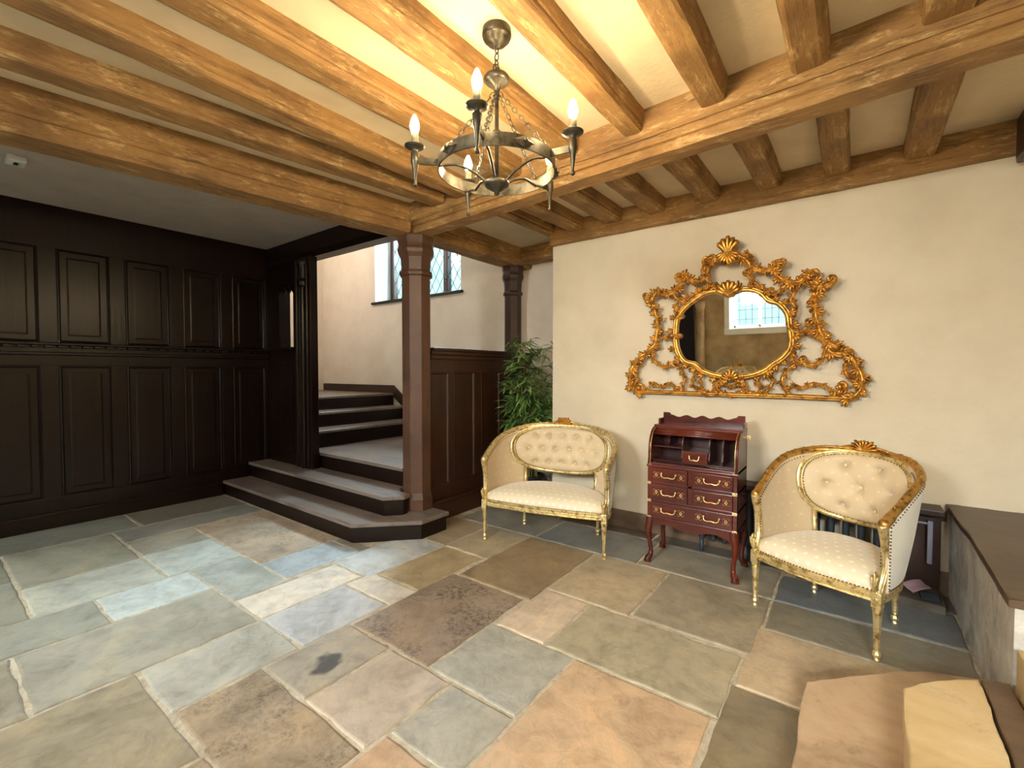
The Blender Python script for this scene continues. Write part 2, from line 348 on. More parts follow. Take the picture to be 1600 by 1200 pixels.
def slab(x0, x1, y0, y1, rgb, bl, sd):
    g = .009; x0 += g; x1 -= g; y0 += g; y1 -= g
    P = []
    for (ax, ay), (bx, by) in (((x0, y0), (x1, y0)), ((x1, y0), (x1, y1)), ((x1, y1), (x0, y1)), ((x0, y1), (x0, y0))):
        n = max(3, int(math.hypot(bx-ax, by-ay)/.045))
        for k in range(n):
            t = k/n; qx, qy = ax+(bx-ax)*t, ay+(by-ay)*t
            P.append((qx+.010*noise.noise(Vector((qx*9, qy*9, sd))), qy+.010*noise.noise(Vector((qx*9, qy*9, sd+50)))))
    cx, cy = (x0+x1)/2, (y0+y1)/2; dz = .002*noise.noise(Vector((cx*3, cy*3, 1)))
    rings = []
    for inset, z in ((0, -.03), (0, -.005), (.004, -.001), (.011, .001)):
        rings.append([Vector((px-inset*(1 if px > cx else -1)*(abs(px-cx)/(x1-x0)*2)**3, py-inset*(1 if py > cy else -1)*(abs(py-cy)/(y1-y0)*2)**3, z+dz)) for px, py in P])
    V = loft(bm, rings, caps=False); f = bm.faces.new(V[-1])
    g_ = sum(rgb)/3; rgb = tuple(min(255, (q_*.70+g_*.30)*1.26) for q_ in rgb); c = S(*rgb); bl = bl*.95; fs = {q for r in V for v in r for q in v.link_faces}
    for q in fs:
        for l in q.loops: l[tone] = (c[0]*1.0, c[1]*1.0, c[2]*1.0, 1); l[blot] = (bl, bl, bl, 1)
for i, s in enumerate(SL): slab(*s, i*1.7)
nf = len(bm.faces)
box(bm, -6.1, 1.9, -2.1, 4.7, -.2, -.006, mi=1)
fin('floor', bm, [flag, mortar], kind='structure', recenter=False)

def solid(name, boxes, mat, bev=0., **k):
    bm = B()
    for b in boxes: box(bm, *b, bev)
    return fin(name, bm, mat, kind='structure', **k)
# walls
solid('wall_right', [(-2.467, 2.0, 4.0, 5.1, 0, 3.1)], cream)
solid('wall_back', [(-8.1, -6.35, 4.7, 5.1, 0, 4.6), (-4.4, -2.467, 4.7, 5.1, 0, 4.6), (-6.35, -4.4, 4.7, 5.1, 0, 2.58), (-6.35, -4.4, 4.7, 5.1, 4.15, 4.6)], stairm)
solid('wall_stair_far', [(-8.1, -7.9, 2.6, 4.7, 0, 4.6)], stairm)
solid('wall_stair_side', [(-8.1, -6.1, 2.75, 2.95, 0, 4.6), (-6.1, -3.3, 2.79, 2.95, 2.97, 4.6), (-3.45, -3.3, 2.95, 4.7, 2.93, 4.6)], stairm)
solid('wall_left', [(-6.1, -5.95, -2.2, 2.8, -.1, 3.1)], dkZ)
solid('wall_opposite', [(-6.1, -4.7, -2.5, -2.0, 0, 3.1), (-4.7, -3.5, -2.5, -2.0, 0, 1.3), (-4.7, -3.5, -2.5, -2.0, 2.7, 3.1), (-3.5, -1.95, -2.5, -2.0, 0, 3.1),
     (-1.95, -1.0, -2.5, -2.0, 0, 1.67), (-1.95, -1.0, -2.5, -2.0, 2.75, 3.1), (-1.0, .4, -2.5, -2.0, 0, 3.1), (.4, 1.5, -2.5, -2.0, 0, 1.4), (.4, 1.5, -2.5, -2.0, 2.7, 3.1), (1.5, 2.0, -2.5, -2.0, 0, 3.1)], rough_wall)
solid('wall_near', [(1.8, 2.0, -2.5, 4.2, 0, 3.1)], cream)
solid('ceiling', [(-3.8, 2.0, -2.5, 4.0, 2.925, 3.1), (-3.45, -2.467, 4.0, 4.7, 2.925, 3.1)], ceilm)
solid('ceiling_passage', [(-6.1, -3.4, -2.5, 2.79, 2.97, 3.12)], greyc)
solid('ceiling_stair', [(-8.1, -2.4, 2.6, 5.1, 4.6, 4.75)], cream)
# wall skirting along the looking glass wall
bm = B(); box(bm, -2.47, 1.8, 3.975, 4.0, 0, .155, .005); fin('baseboard_right', bm, st_brown, kind='structure')

# stair window
bm = B(); box(bm, -6.33, -4.42, 5.02, 5.1, 2.56, 2.66); 
for xx in (-6.33, -5.69, -5.06, -4.48): box(bm, xx, xx+.085, 5.0, 5.1, 2.6, 4.15, .012)
box(bm, -6.33, -4.42, 5.0, 5.1, 4.08, 4.15)
wf = fin('window_1', bm, brZ, kind='structure', recenter=False)
bm = B(); box(bm, -6.25, -4.46, 5.055, 5.06, 2.64, 4.12); fin('glass_pane', bm, pane, wf)
bm = B()
for l0, l1 in ((-6.245, -5.69), (-5.605, -5.06), (-4.975, -4.48)):
    wd = .17; hh = .27
    for s in (1, -1):
        k = -12
        while k < 20:
            # line x = l0 + wd*k + s*t*wd, z = 2.66 + t*hh
            a0 = None; pts = []
            for t in [i*.05 for i in range(0, 111)]:
                X = l0+wd*k+s*t*wd; Z = 2.66+t*hh
                if l0 <= X <= l1 and Z <= 4.08: pts.append((X, 5.045, Z))
            if len(pts) > 1: tube(bm, [pts[0], pts[-1]], .0055, 5)
            k += 1
fin('lead_lattice', bm, lead, wf)
bm = B(); box(bm, -6.40, -4.36, 4.655, 5.02, 2.545, 2.585, .008); fin('window_sill', bm, dkX, wf)
bm = B()  # casement catch
tube(bm, [(-5.0, 4.99, 2.86), (-4.99, 4.95, 2.87), (-4.93, 4.95, 2.86), (-4.90, 4.95, 2.90)], .008, 6); ball(bm, (-5.0, 4.97, 2.86), .018); ball(bm, (-4.985, 4.97, 2.80), .012, sz=2.5)
fin('casement_catch', bm, iron, wf)
bm = B(); box(bm, -6.352, -6.34, 4.7, 5.0, 2.585, 4.15); box(bm, -4.41, -4.398, 4.7, 5.0, 2.585, 4.15)
fin('reveal_plaster', bm, white, wf)
# windows opposite
def backwin(name, x0, x1, z0, z1, nm):
    bm = B(); t = .05
    box(bm, x0-.1, x0, -2.02, -1.96, z0-.1, z1+.04, .01); box(bm, x1, x1+.1, -2.02, -1.96, z0-.1, z1+.04, .01)
    box(bm, x0-.1, x1+.1, -2.04, -1.94, z0-.12, z0, .01)
    for k in range(nm+1):
        X = x0+(x1-x0-t)*k/nm; box(bm, X, X+t, -2.38, -2.32, z0, z1, .005)
    box(bm, x0, x1, -2.38, -2.32, z0, z0+t); box(bm, x0, x1, -2.38, -2.32, z1-t, z1)
    o = fin(name, bm, white, kind='structure', recenter=False)
    bm = B(); box(bm, x0, x1, -2.345, -2.34, z0, z1); fin('glass_pane', bm, pane_clear, o)
    bm = B(); X = x0+.11
    while X < x1-.05: tube(bm, [(X, -2.335, z0), (X, -2.335, z1)], .007, 5); X += .115
    Z = z0+.17
    while Z < z1-.05: tube(bm, [(x0, -2.335, Z), (x1, -2.335, Z)], .007, 5); Z += .19
    fin('lead_lattice', bm, lead, o)
    bm = B(); box(bm, x0, x0+.004, -2.33, -2.0, z0, z1); box(bm, x1-.004, x1, -2.33, -2.0, z0, z1); box(bm, x0, x1, -2.33, -2.0, z0, z0+.004)
    fin('reveal_plaster', bm, white, o)
backwin('window_2', -1.95, -1.0, 1.67, 2.75, 2)
backwin('added_window_3', -4.7, -3.5, 1.3, 2.7, 3)  # unseen window, added to let light in from the left
backwin('added_window_4', .4, 1.5, 1.4, 2.7, 3)  # unseen window, added as an opening for the right-hand fill
bm = B(); box(bm, -3.25, -2.62, -1.99, -1.93, 0, 2.3, .01); o = fin('door_1', bm, dkZ, kind='structure')
bm = B(); lathe(bm, [(.01, 0), (.09, 0), (.10, .05), (.075, .1), (.075, 2.1), (.1, 2.16), (.09, 2.25)], -2.48, -1.9, 0, 14); fin('trim_1', bm, st_tan, smooth=True, kind='structure')

# ================================================================ BEAMS
def jprof(w, h, r=.016):
    a = w/2
    return [(-a, h), (-a, .05), (-a+.010, .040), (-a+.004, .022), (-a+.014, .004), (-a+.03, 0), (a-.03, 0), (a-.014, .004), (a-.004, .022), (a-.010, .040), (a, .05), (a, h)]
def L3(x0, y, z): return (x0, y, z)
near = [(-2.73, .17, 'nearest the stair beam, leftmost of the room'), (-2.455, .165, 'second from the stair beam'), (-1.935, .165, 'third from the stair beam'),
        (-1.475, .165, 'just left of the chandelier'), (-1.03, .135, 'just right of the chandelier'), (-.59, .145, 'second to the right of the chandelier'),
        (-.175, .155, 'third to the right of the chandelier'), (.275, .165, 'at the top right, above the chair side'), (.72, .16, 'rightmost, past the picture corner')]
sk = [.56, .05, .15, .06, .05, .04, .03, .03]
for i, (cx, wd, where) in enumerate(near[:-1]):
    bm = B(); beam(bm, (cx-sk[i], -2.0, 2.81), (cx, 2.66-.06*(cx+3), 2.81), jprof(wd, .13), 44, .008, i*1.37, 0.)
    tag(fin('ceiling_joist', bm, oakY), 'pale oak joist, '+where, 'joist', 'joists running from the cross beam toward the camera')
far = [(-2.49+.03, .10), (-2.17, .17), (-1.775, .17), (-1.375, .165), (-.945, .16), (-.52, .155), (-.105, .15), (.325, .16)]
wh = ['above the wall corner by the plant', 'second from the wall corner', 'third from the wall corner', 'fourth from the wall corner', 'over the left half of the mirror', 'over the right half of the mirror', 'just right of the mirror', 'rightmost, near the end post']
for i, (cx, wd) in enumerate(far):
    bm = B(); zz = 2.815
    beam(bm, (cx-.01, 2.70, zz-.02), (cx, 3.97, zz), jprof(wd, .13), 16, .007, 30+i*1.9)
    tag(fin('ceiling_joist', bm, oakY), 'short oak joist between cross beam and mirror wall, '+wh[i], 'joist', 'short joists over the mirror wall')
# cross beam parallel with the mirror wall
bm = B()
pr = [(-.15, .24), (-.15, .10), (-.135, .085), (-.12, .09), (-.105, .075), (-.105, .055), (-.085, .05), (-.085, .02), (-.07, 0),
      (.07, 0), (.085, .02), (.085, .05), (.105, .055), (.105, .075), (.12, .09), (.135, .085), (.15, .10), (.15, .24)]
beam(bm, (1.8, 2.48, 2.685), (-3.42, 2.86, 2.685), pr, 60, .006, 3.3)
tag(fin('cross_beam', bm, oakX), 'long moulded oak cross beam parallel with the mirror wall, resting on the near pillar', 'beam')
# stair beam on the left
bm = B()
pr2 = [(-.14, .28), (-.14, .155), (-.125, .145), (-.13, .12), (-.12, .10), (-.135, .085), (-.13, .02), (-.11, 0), (.11, 0), (.14, .03), (.14, .28)]
pr2 = [(-u, z) for u, z in pr2][::-1]
beam(bm, (-3.88, -2.0, 2.665), (-3.27, 2.72, 2.675), pr2, 46, .006, 8.8)
tag(fin('passage_beam', bm, oakY), 'deep oak beam at the left, running to the near pillar beside the grey passage ceiling', 'beam')
bm = B(); beam(bm, (-3.33, 2.98, 2.715), (-3.33, 4.7, 2.715), pr2, 16, .006, 5.1)
tag(fin('screen_beam', bm, oakY), 'weathered oak beam resting on both pillars above the panelled screen', 'beam')
bm = B(); beam(bm, (-3.19, 4.56, 2.76), (-2.47, 4.56, 2.76), [(-.12, .16), (-.12, .01), (-.11, 0), (.11, 0), (.12, .01), (.12, .16)], 8, .004, 1.1)
tag(fin('recess_beam', bm, oakX), 'short oak beam behind the far pillar above the plant recess', 'beam')
bm = B(); beam(bm, (-2.46, 3.965, 2.715), (1.8, 3.965, 2.735), [(-.04, .21), (-.04, .01), (-.03, 0), (.035, 0), (.035, .21)], 40, .006, 6.2)
tag(fin('wall_plate', bm, oakX), 'long oak wall plate along the top of the mirror wall', 'beam')
bm = B(); beam(bm, (-5.94, 2.86, 2.745), (-3.42, 2.86, 2.735), [(-.08, .235), (-.08, .01), (-.07, 0), (.07, 0), (.11, .05), (.11, .235)][::-1], 20, .003, 2.2)
tag(fin('stair_lintel', bm, dkX), 'dark oak lintel over the stair opening', 'beam')
bm = B(); box(bm, .745, .90, 3.70, 3.93, 2.66, 2.925, .02)
tag(fin('end_post', bm, dkZ), 'dark timber beam end at the far right above the mirror wall', 'beam')

# ================================================================ PILLARS
def octa(bm, cx, cy, prof, rot=22.5):
    rings = []
    for r, z in prof: rings.append([Vector((cx+r*math.cos(R(rot+45*k)), cy+r*math.sin(R(rot+45*k)), z)) for k in range(8)])
    loft(bm, rings)
def pillar(cx, cy, r, z0, z1, lab, m):
    o = root('oak_pillar', (cx, cy, z0), label=lab, cat='pillar', group='carved oak pillars of the stair screen'); h = z1-z0
    bm = B(); octa(bm, 0, 0, [(r*1.0, 0), (r*1.0, h-.34)]); fin('shaft', bm, m, o)
    bm = B(); octa(bm, 0, 0, [(r*1.12, 0), (r*1.12, .10), (r*1.01, .16)]); fin('base', bm, m, o)
    bm = B(); octa(bm, 0, 0, [(r, h-.36), (r*1.15, h-.35), (r*1.18, h-.33), (r*1.15, h-.315), (r*1.02, h-.305), (r*1.02, h-.28), (r*1.08, h-.19), (r*1.26, h-.15), (r*1.30, h-.12), (r*1.22, h-.09), (r*1.2, h-.07), (r*1.30, h-.04), (r*1.30, h)])
    fin('capital', bm, m, o); return o
pillar(-3.275, 2.885, .137, .166, 2.68, 'near octagonal oak pillar with carved capital, standing on the bottom step', pilZ)
pillar(-3.33, 4.47, .105, 0, 2.72, 'far slimmer dark pillar with ringed capital at the end of the screen, behind the plant', brZ)

# ================================================================ LEFT PANELLING
X0 = -5.9
pan = root('wall_panelling', (X0, .45, 0), label='dark two-tier oak panelling covering the left wall', cat='panelling')
def pl(bm, *b, bev=0.): # box in world coordinates -> local of pan
    box(bm, b[0]-X0, b[1]-X0, b[2]-.45, b[3]-.45, b[4], b[5], bev)
ys = []
c = 2.535
while c > -2.0: ys.append(c); c -= .495
bm = B()
pl(bm, X0-.05, X0-.012, -2.0, 2.75, 0, 2.97)
for c in ys: pl(bm, X0-.03, X0-.002, c+.185, c+.31, .13, 2.97, bev=.006)
pl(bm, X0-.03, X0, -2.0, 2.75, .13, .28, bev=.006); pl(bm, X0-.03, X0, -2.0, 2.75, 1.50, 1.60, bev=.006); pl(bm, X0-.03, X0+.004, -2.0, 2.75, 2.58, 2.97, bev=.006)
fin('frame', bm, dkZ, pan)
bm = B()
for k, (z, t, h) in enumerate([(.0, .025, .125), (.125, .035, .02)]): pl(bm, X0-.02, X0+t, -2.0, 2.2, z, z+h, bev=.005)
fin('skirting_board', bm, dkY, pan)
bm = B()
pl(bm, X0-.02, X0+.03, -2.0, 2.75, 1.60, 1.625, bev=.006); pl(bm, X0-.02, X0+.018, -2.0, 2.75, 1.625, 1.665, bev=.004); pl(bm, X0-.02, X0+.045, -2.0, 2.75, 1.69, 1.715, bev=.008)
y = -1.95
while y < 2.7:
    pl(bm, X0, X0+.036, y, y+.05, 1.667, 1.688, bev=.004); y += .085
fin('dado_rail', bm, dkY, pan)
for c in ys:
    for z0, z1 in ((.28, 1.50), (1.715, 2.58)):
        bm = B()
        a0, a1, b0, b1 = c-.185-.45, c+.185-.45, z0, z1
        rings = []
        for ins, d in ((0, -.004), (.012, -.001), (.022, -.012), (.03, -.020), (.075, -.010), (.08, -.009)):
            rings.append([Vector((d, a0+ins, b0+ins)), Vector((d, a1-ins, b0+ins)), Vector((d, a1-ins, b1-ins)), Vector((d, a0+ins, b1-ins))])
        V = loft(bm, rings, caps=False); bm.faces.new(V[-1]); fin('panel', bm, dkZ, pan)

# partition beside the stair opening, with its small opening
par = root('stair_partition', (-5.4, 2.8, .34), label='dark panelled partition with a narrow cusped opening, left of the stair doorway', cat='partition')
def pb(bm, *b, bev=0.): box(bm, b[0]+5.4, b[1]+5.4, b[2]-2.8, b[3]-2.8, b[4]-.34, b[5]-.34, bev)
bm = B()
pb(bm, -5.9, -5.62, 2.76, 2.90, .165, 2.75); pb(bm, -5.28, -5.10, 2.76, 2.90, .34, 2.75); pb(bm, -5.62, -5.28, 2.76, 2.90, 2.47, 2.75); pb(bm, -5.62, -5.28, 2.76, 2.90, .165, 1.72)
fin('frame', bm, dkZ, par)
bm = B(); pb(bm, -5.66, -5.25, 2.70, 2.92, 1.70, 1.735, bev=.008); fin('sill', bm, dkX, par)
bm = B()
for k in range(3):
    cx = -5.56+k*.11; tube(bm, [(cx+5.4-.05, -.0, 2.475-.34), (cx+5.4-.03, 0, 2.43-.34), (cx+5.4, 0, 2.40-.34), (cx+5.4+.03, 0, 2.43-.34), (cx+5.4+.05, 0, 2.475-.34)], .02, 6)
fin('cusped_head', bm, dkZ, par)
bm = B(); pb(bm, -5.57, -5.33, 2.748, 2.765, .50, 1.55, bev=.012); fin('panel', bm, dkZ, par)
bm = B(); tube(bm, [(.24, -.06, 0), (.24, -.06, 2.38)], .025, 8); fin('corner_bead', bm, dkZ, par)
dp = root('door_post', (-4.98, 2.78, .34), label='dark moulded door post at the left side of the stair opening', cat='post')
bm = B(); box(bm, -.105, .12, -.05, .045, 0, 2.40, .01); fin('post', bm, dkZ, dp)
bm = B()
tube(bm, [(-.02, -.06, .0), (-.02, -.06, 2.1)], .022, 8); tube(bm, [(.06, -.055, .0), (.06, -.055, 2.3)], .014, 8); tube(bm, [(-.09, -.055, .0), (-.09, -.055, 2.3)], .016, 8)
lathe(bm, [(.022, 0), (.045, .02), (.05, .06), (.03, .1), (.04, .22), (.055, .28), (.05, .32)], -.02, -.05, 2.06, 10)
fin('moulding', bm, dkZ, dp)

# ================================================================ STAIRS
def step(nm, lab, pts, z0, z1, nose=True):
    o = root(nm, (sum(q[0] for q in pts)/len(pts), sum(q[1] for q in pts)/len(pts), z0), label=lab, cat='stair step', group='dark oak stair steps')
    c = o.location
    P = [(x-c.x, y-c.y) for x, y in pts]
    bm = B(); prism(bm, P, 0, z1-z0-.032); fin('riser', bm, dkX, o)
    bm = B(); Q = []
    n = len(P); ar = sum(P[i][0]*P[(i+1) % n][1]-P[(i+1) % n][0]*P[i][1] for i in range(n))
    sg = 1 if ar > 0 else -1
    for i in range(n):
        a, b, c2 = Vector(P[i-1]), Vector(P[i]), Vector(P[(i+1) % n])
        d1 = (b-a).normalized(); d2 = (c2-b).normalized(); n1 = Vector((d1.y, -d1.x))*sg; n2 = Vector((d2.y, -d2.x))*sg
        m = (n1+n2); m = m/max(.3, m.dot(n1)); Q.append((b.x+m.x*.018, b.y+m.y*.018))
    prism(bm, Q, z1-z0-.032, z1-z0, .008); fin('tread', bm, trd, o)
    return o
step('stair_step', 'lowest stair step, cut at an angle round the foot of the near pillar', [(-5.88, 2.235), (-3.35, 2.235), (-2.95, 2.64), (-2.95, 2.94), (-5.88, 2.94)], 0, .166)
step('stair_step', 'second stair step, its chamfered end touching the pillar', [(-5.88, 2.52), (-3.30, 2.52), (-3.19, 2.645), (-3.20, 2.70), (-3.36, 2.72), (-3.45, 2.80), (-3.45, 2.93), (-5.07, 2.93), (-5.07, 2.735), (-5.88, 2.735)], .166, .34)
step('stair_landing', 'wide lower landing of worn boards inside the stair opening', [(-5.08, 2.855), (-3.45, 2.855), (-3.45, 4.66), (-5.6, 4.66), (-5.6, 2.97), (-5.08, 2.97)], .34, .52)
step('stair_step', 'first step rising left from the landing', [(-5.17, 2.97), (-5.17, 4.68), (-6.0, 4.68), (-6.0, 2.97)], .52, .725)
step('stair_step', 'middle step rising left from the landing', [(-5.52, 2.97), (-5.52, 4.68), (-6.4, 4.68), (-6.4, 2.97)], .725, .915)
step('stair_step', 'highest visible step, meeting the wall skirting', [(-5.87, 2.97), (-5.87, 4.68), (-7.88, 4.68), (-7.88, 2.97)], .915, 1.10)
bm = B()
rings = []
for yy in (4.672, 4.699):
    rings.append([Vector((-7.88, yy, 1.10)), Vector((-5.95, yy, 1.10)), Vector((-5.2, yy, .60)), Vector((-5.2, yy, .52)), Vector((-3.45, yy, .52)), Vector((-3.45, yy, .66)), Vector((-5.05, yy, .66)), Vector((-5.87, yy, 1.225)), Vector((-7.88, yy, 1.225))])
loft(bm, rings); fin('baseboard_back', bm, brY, kind='structure')

# panelled screen between the pillars
scx = -3.2
s = root('stair_screen', (scx, 3.7, 0), label='brown oak panelled screen between the two pillars, topped by a moulded rail', cat='panelling')
def q(bm, *b, bev=0.): box(bm, b[0]-scx, b[1]-scx, b[2]-3.7, b[3]-3.7, b[4], b[5], bev)
bm = B()
q(bm, scx-.06, scx-.012, 2.985, 4.66, 0, 1.60)
for a, b in ((2.90, 2.955), (3.235, 3.30), (3.62, 3.725), (4.05, 4.12), (4.42, 4.66)): q(bm, scx-.03, scx-.002, max(a,2.985), b, .30, 1.5, bev=.005)
q(bm, scx-.03, scx, 2.985, 4.66, 1.44, 1.62, bev=.005); q(bm, scx-.03, scx, 2.985, 4.66, .20, .335, bev=.005)
fin('frame', bm, brZ, s)
for a, b in ((2.955, 3.235), (3.30, 3.62), (3.725, 4.05), (4.12, 4.42)):
    bm = B(); rings = []
    for ins, d in ((0, -.004), (.010, 0), (.02, -.010), (.026, -.018), (.03, -.018)):
        rings.append([Vector((d, a-3.7+ins, .335+ins)), Vector((d, b-3.7-ins, .335+ins)), Vector((d, b-3.7-ins, 1.44-ins)), Vector((d, a-3.7+ins, 1.44-ins))])
    V = loft(bm, rings, caps=False); bm.faces.new(V[-1]); fin('panel', bm, brZ, s)
bm = B()
q(bm, scx-.12, scx+.05, 2.99, 4.66, 1.645, 1.675, bev=.008); q(bm, scx-.06, scx+.035, 2.98, 4.66, 1.61, 1.645, bev=.006); q(bm, scx-.06, scx+.022, 2.98, 4.66, 1.565, 1.61, bev=.01)
fin('top_rail', bm, brY, s)
bm = B(); q(bm, scx-.06, scx+.03, 2.98, 4.66, 0, .175, bev=.006); q(bm, scx-.06, scx+.045, 2.98, 4.66, .175, .20, bev=.008); fin('plinth', bm, brY, s)

# ================================================================ STONE STEPS AND LEDGE (front right)
def rock(bm, pts, z0, z1, bev=.011):
    P = []
    n = len(pts)
    for i in range(n):
        a, b = Vector(pts[i]), Vector(pts[(i+1) % n]); m = max(2, int((b-a).length/.06))
        for k in range(m):
            v = a+(b-a)*k/m; P.append((v.x+.008*noise.noise(Vector((v.x*6, v.y*6, z1*9))), v.y+.008*noise.noise(Vector((v.x*6, v.y*6, z1*9+5)))))
    prism(bm, P, z0, z1, bev)
bm = B(); rock(bm, [(-.135, .9), (-.135, 2.24), (.05, 2.42), (.265, 2.615), (.485, 2.72), (.485, .9)], 0, .15)
tag(fin('stone_step', bm, st_tan), 'lower pale sandstone step at the bottom right with a slanted back edge', 'stone step', 'worn stone steps at the lower right')
bm = B(); rock(bm, [(.125, .9), (.17, 2.155), (.27, 2.28), (.40, 2.385), (.375, .9)], .15, .30)
tag(fin('stone_step', bm, st_gold), 'golden sandstone block lying on the lower pale step', 'stone step', 'worn stone steps at the lower right')
bm = B(); rock(bm, [(.392, .9), (.408, 2.395), (.49, 2.42), (.49, .9)], .15, .298, .012)
tag(fin('stone_step', bm, st_brown), 'narrow brown stone strip between the golden block and the side wall', 'stone step', 'worn stone steps at the lower right')
bm = B(); rock(bm, [(.505, .9), (.505, 2.43), (1.7, 2.43), (1.7, .9)], 0, .43, .015)
tag(fin('stone_block', bm, st_gold), 'stone block at the right edge of the picture, in front of the ledge', 'stone block')
lg = root('stone_ledge', (1.1, 3.2, 0), label='low whitewashed stone ledge with a dark worn top along the right side', cat='ledge')
bm = B(); P = [(-.575, .79), (-.57, -.0), (-.595, -.73), (.65, -.73), (.65, .79)]
rock(bm, P, 0, .565, .004); fin('ledge_wall', bm, st_grey, lg)
bm = B(); rock(bm, [(-.60, .79), (-.595, -.0), (-.615, -.745), (.65, -.745), (.65, .79)], .567, .60, .012); fin('top_slab', bm, ledge_top, lg)

# kerb, grille, paper
bm = B(); rock(bm, [(.235, 3.69), (.468, 3.67), (.468, 3.96), (.235, 3.96)], 0, .05, .006)
tag(fin('stone_kerb', bm, st_dark), 'low stone kerb at the foot of the mirror wall beside the ledge', 'kerb')
k = root('floor_grille', (.410, 3.775, .051), label='small black grille set on the stone kerb beside the pink paper', cat='grille')
bm = B(); box(bm, -.05, .05, -.06, .06, 0, .006, .002); fin('plate', bm, black, k)
bm = B()
for i in range(8): box(bm, -.043, .043, -.062+i*.0145, -.057+i*.0145, .006, .009)
fin('slats', bm, cast, k)
bm = B()
rings = []
n = 8
V = [[bm.verts.new(((i/n-.5)*.12, (j/n-.5)*.085, .0105+.010*math.sin(i/n*3.1)+.003*math.sin(j*1.1))) for j in range(n+1)] for i in range(n+1)]
for i in range(n):
    for j in range(n): bm.faces.new((V[i][j], V[i+1][j], V[i+1][j+1], V[i][j+1]))
bmesh.ops.solidify(bm, geom=bm.faces[:], thickness=.0012)
bmesh.ops.rotate(bm, verts=bm.verts, cent=(0, 0, 0), matrix=Matrix.Rotation(R(20), 3, 'X') @ Matrix.Rotation(R(38), 3, 'Z'))
bmesh.ops.translate(bm, verts=bm.verts, vec=(.352, 3.835, .071))
tag(fin('paper_slip', bm, paperm, smooth=True), 'crumpled pale pink slip of paper lying on the stone kerb behind the right chair', 'paper')

# radiator and its shelf
ra = root('cast_iron_radiator', (-.35, 3.89, 0), label='low dark cast iron column radiator behind the writing desk, under the shelf', cat='radiator')
for i in range(15):
    X = -.60+i*.085
    if X > .54: break
    bm = B()
    for yy in (-.045, 0.03):
        tube(bm, spline([(X, yy, .10), (X, yy, .14), (X, yy, .46), (X, yy*.7, .50)], 4), .021, 8)
    tube(bm, [(X, -.055, .115), (X, .045, .115)], .024, 8); tube(bm, [(X, -.04, .50), (X, .035, .50)], .026, 8)
    if i % 4 == 0: tube(bm, [(X, -.045, .11), (X, -.052, .05), (X, -.062, 0)], [.018, .013, .018], 8)
    fin('column', bm, cast, ra, smooth=True)
bm = B(); tube(bm, [(-.62, -.005, .13), (.54, -.005, .13)], .012, 8); tube(bm, [(-.62, -.005, .48), (.54, -.005, .48)], .012, 8); fin('connecting_pipes', bm, cast, ra, smooth=True)
bm = B(); tube(bm, [(.54, -.005, .48), (.765, -.005, .48)], .008, 8); box(bm, .752, .778, -.02, .010, .225, .50, .005); fin('valve_pipe', bm, simple('grey_pipe_paint', S(140, 140, 156), .5), ra, label='pale valve pipe at the right end')
bm = B(); box(bm, -1.02, .475, 3.81, 3.995, .548, .585, .006); box(bm, -1.0, .50, 3.96, 3.995, .49, .548); box(bm, .20, .475, 3.945, 3.97, .052, .548, .003)
tag(fin('radiator_shelf', bm, brY), 'long brown wooden shelf above the radiator, meeting the stone ledge', 'shelf')

# ceiling sensors
bm = B(); box(bm, -4.87, -4.73, .46, .56, 2.93, 2.97, .01); o = fin('smoke_sensor', bm, plastic); tag(o, 'small white box sensor on the grey passage ceiling at the left edge', 'sensor')
bm = B(); box(bm, -.025, .025, -.012, .012, -.008, .0, .003); fin('lens', bm, black, o)

# ================================================================ CHANDELIER
CX, CY = -1.255, 1.568
ch = root('chandelier', (CX, CY, 2.235), label='round wrought iron chandelier with five lit candle bulbs hanging from the ceiling', cat='chandelier')
z0 = 2.235
def Z(z): return z-z0
bm = B(); lathe(bm, [(.01, Z(2.925)), (.062, Z(2.925)), (.064, Z(2.90)), (.058, Z(2.885)), (.045, Z(2.882)), (.042, Z(2.868)), (.018, Z(2.862)), (.01, Z(2.85))][::-1], n=28)
fin('ceiling_rose', bm, iron, ch, smooth=True)
def link(bm, c, tdir, L, wd, r, side):
    t = Vector(tdir).normalized(); s_ = t.cross(Vector((0, 0, 1)))
    if s_.length < .05: s_ = Vector((1, 0, 0))
    s_.normalize(); u = s_.cross(t); 
    a = s_ if side else u
    pts = []
    for k in range(12):
        an = k*math.pi/6; pts.append(Vector(c)+t*(math.cos(an)*L/2)+a*(math.sin(an)*wd/2))
    tube(bm, pts, r, 5, closed=True)
def chain(bm, a, b, L=.034, wd=.017, r=.0022):
    a, b = Vector(a), Vector(b); n = max(1, int((b-a).length/(L*.78)))
    for k in range(n): link(bm, a+(b-a)*((k+.5)/n), b-a, L, wd, r, k % 2)
bm = B(); chain(bm, (0, 0, Z(2.855)), (0, 0, Z(2.765)), .036, .02, .003); link(bm, (0, 0, Z(2.755)), (0, 0, 1), .045, .045, .0035, 0)
fin('hanging_chain', bm, iron, ch, smooth=True)
bm = B(); lathe(bm, [(.008, Z(2.745)), (.02, Z(2.742)), (.05, Z(2.728)), (.058, Z(2.715)), (.048, Z(2.70)), (.018, Z(2.688)), (.012, Z(2.66)), (.009, Z(2.64)), (.009, Z(2.50)), (.018, Z(2.493)), (.021, Z(2.48)), (.018, Z(2.467)), (.009, Z(2.46)), (.008, Z(2.27))][::-1], n=18)
fin('stem', bm, iron, ch, smooth=True)
bm = B(); lathe(bm, [(.004, Z(2.216)), (.012, Z(2.222)), (.012, Z(2.232)), (.022, Z(2.238)), (.05, Z(2.255)), (.056, Z(2.27)), (.05, Z(2.276)), (.008, Z(2.28))], n=24)
fin('base_bowl', bm, iron, ch, smooth=True)
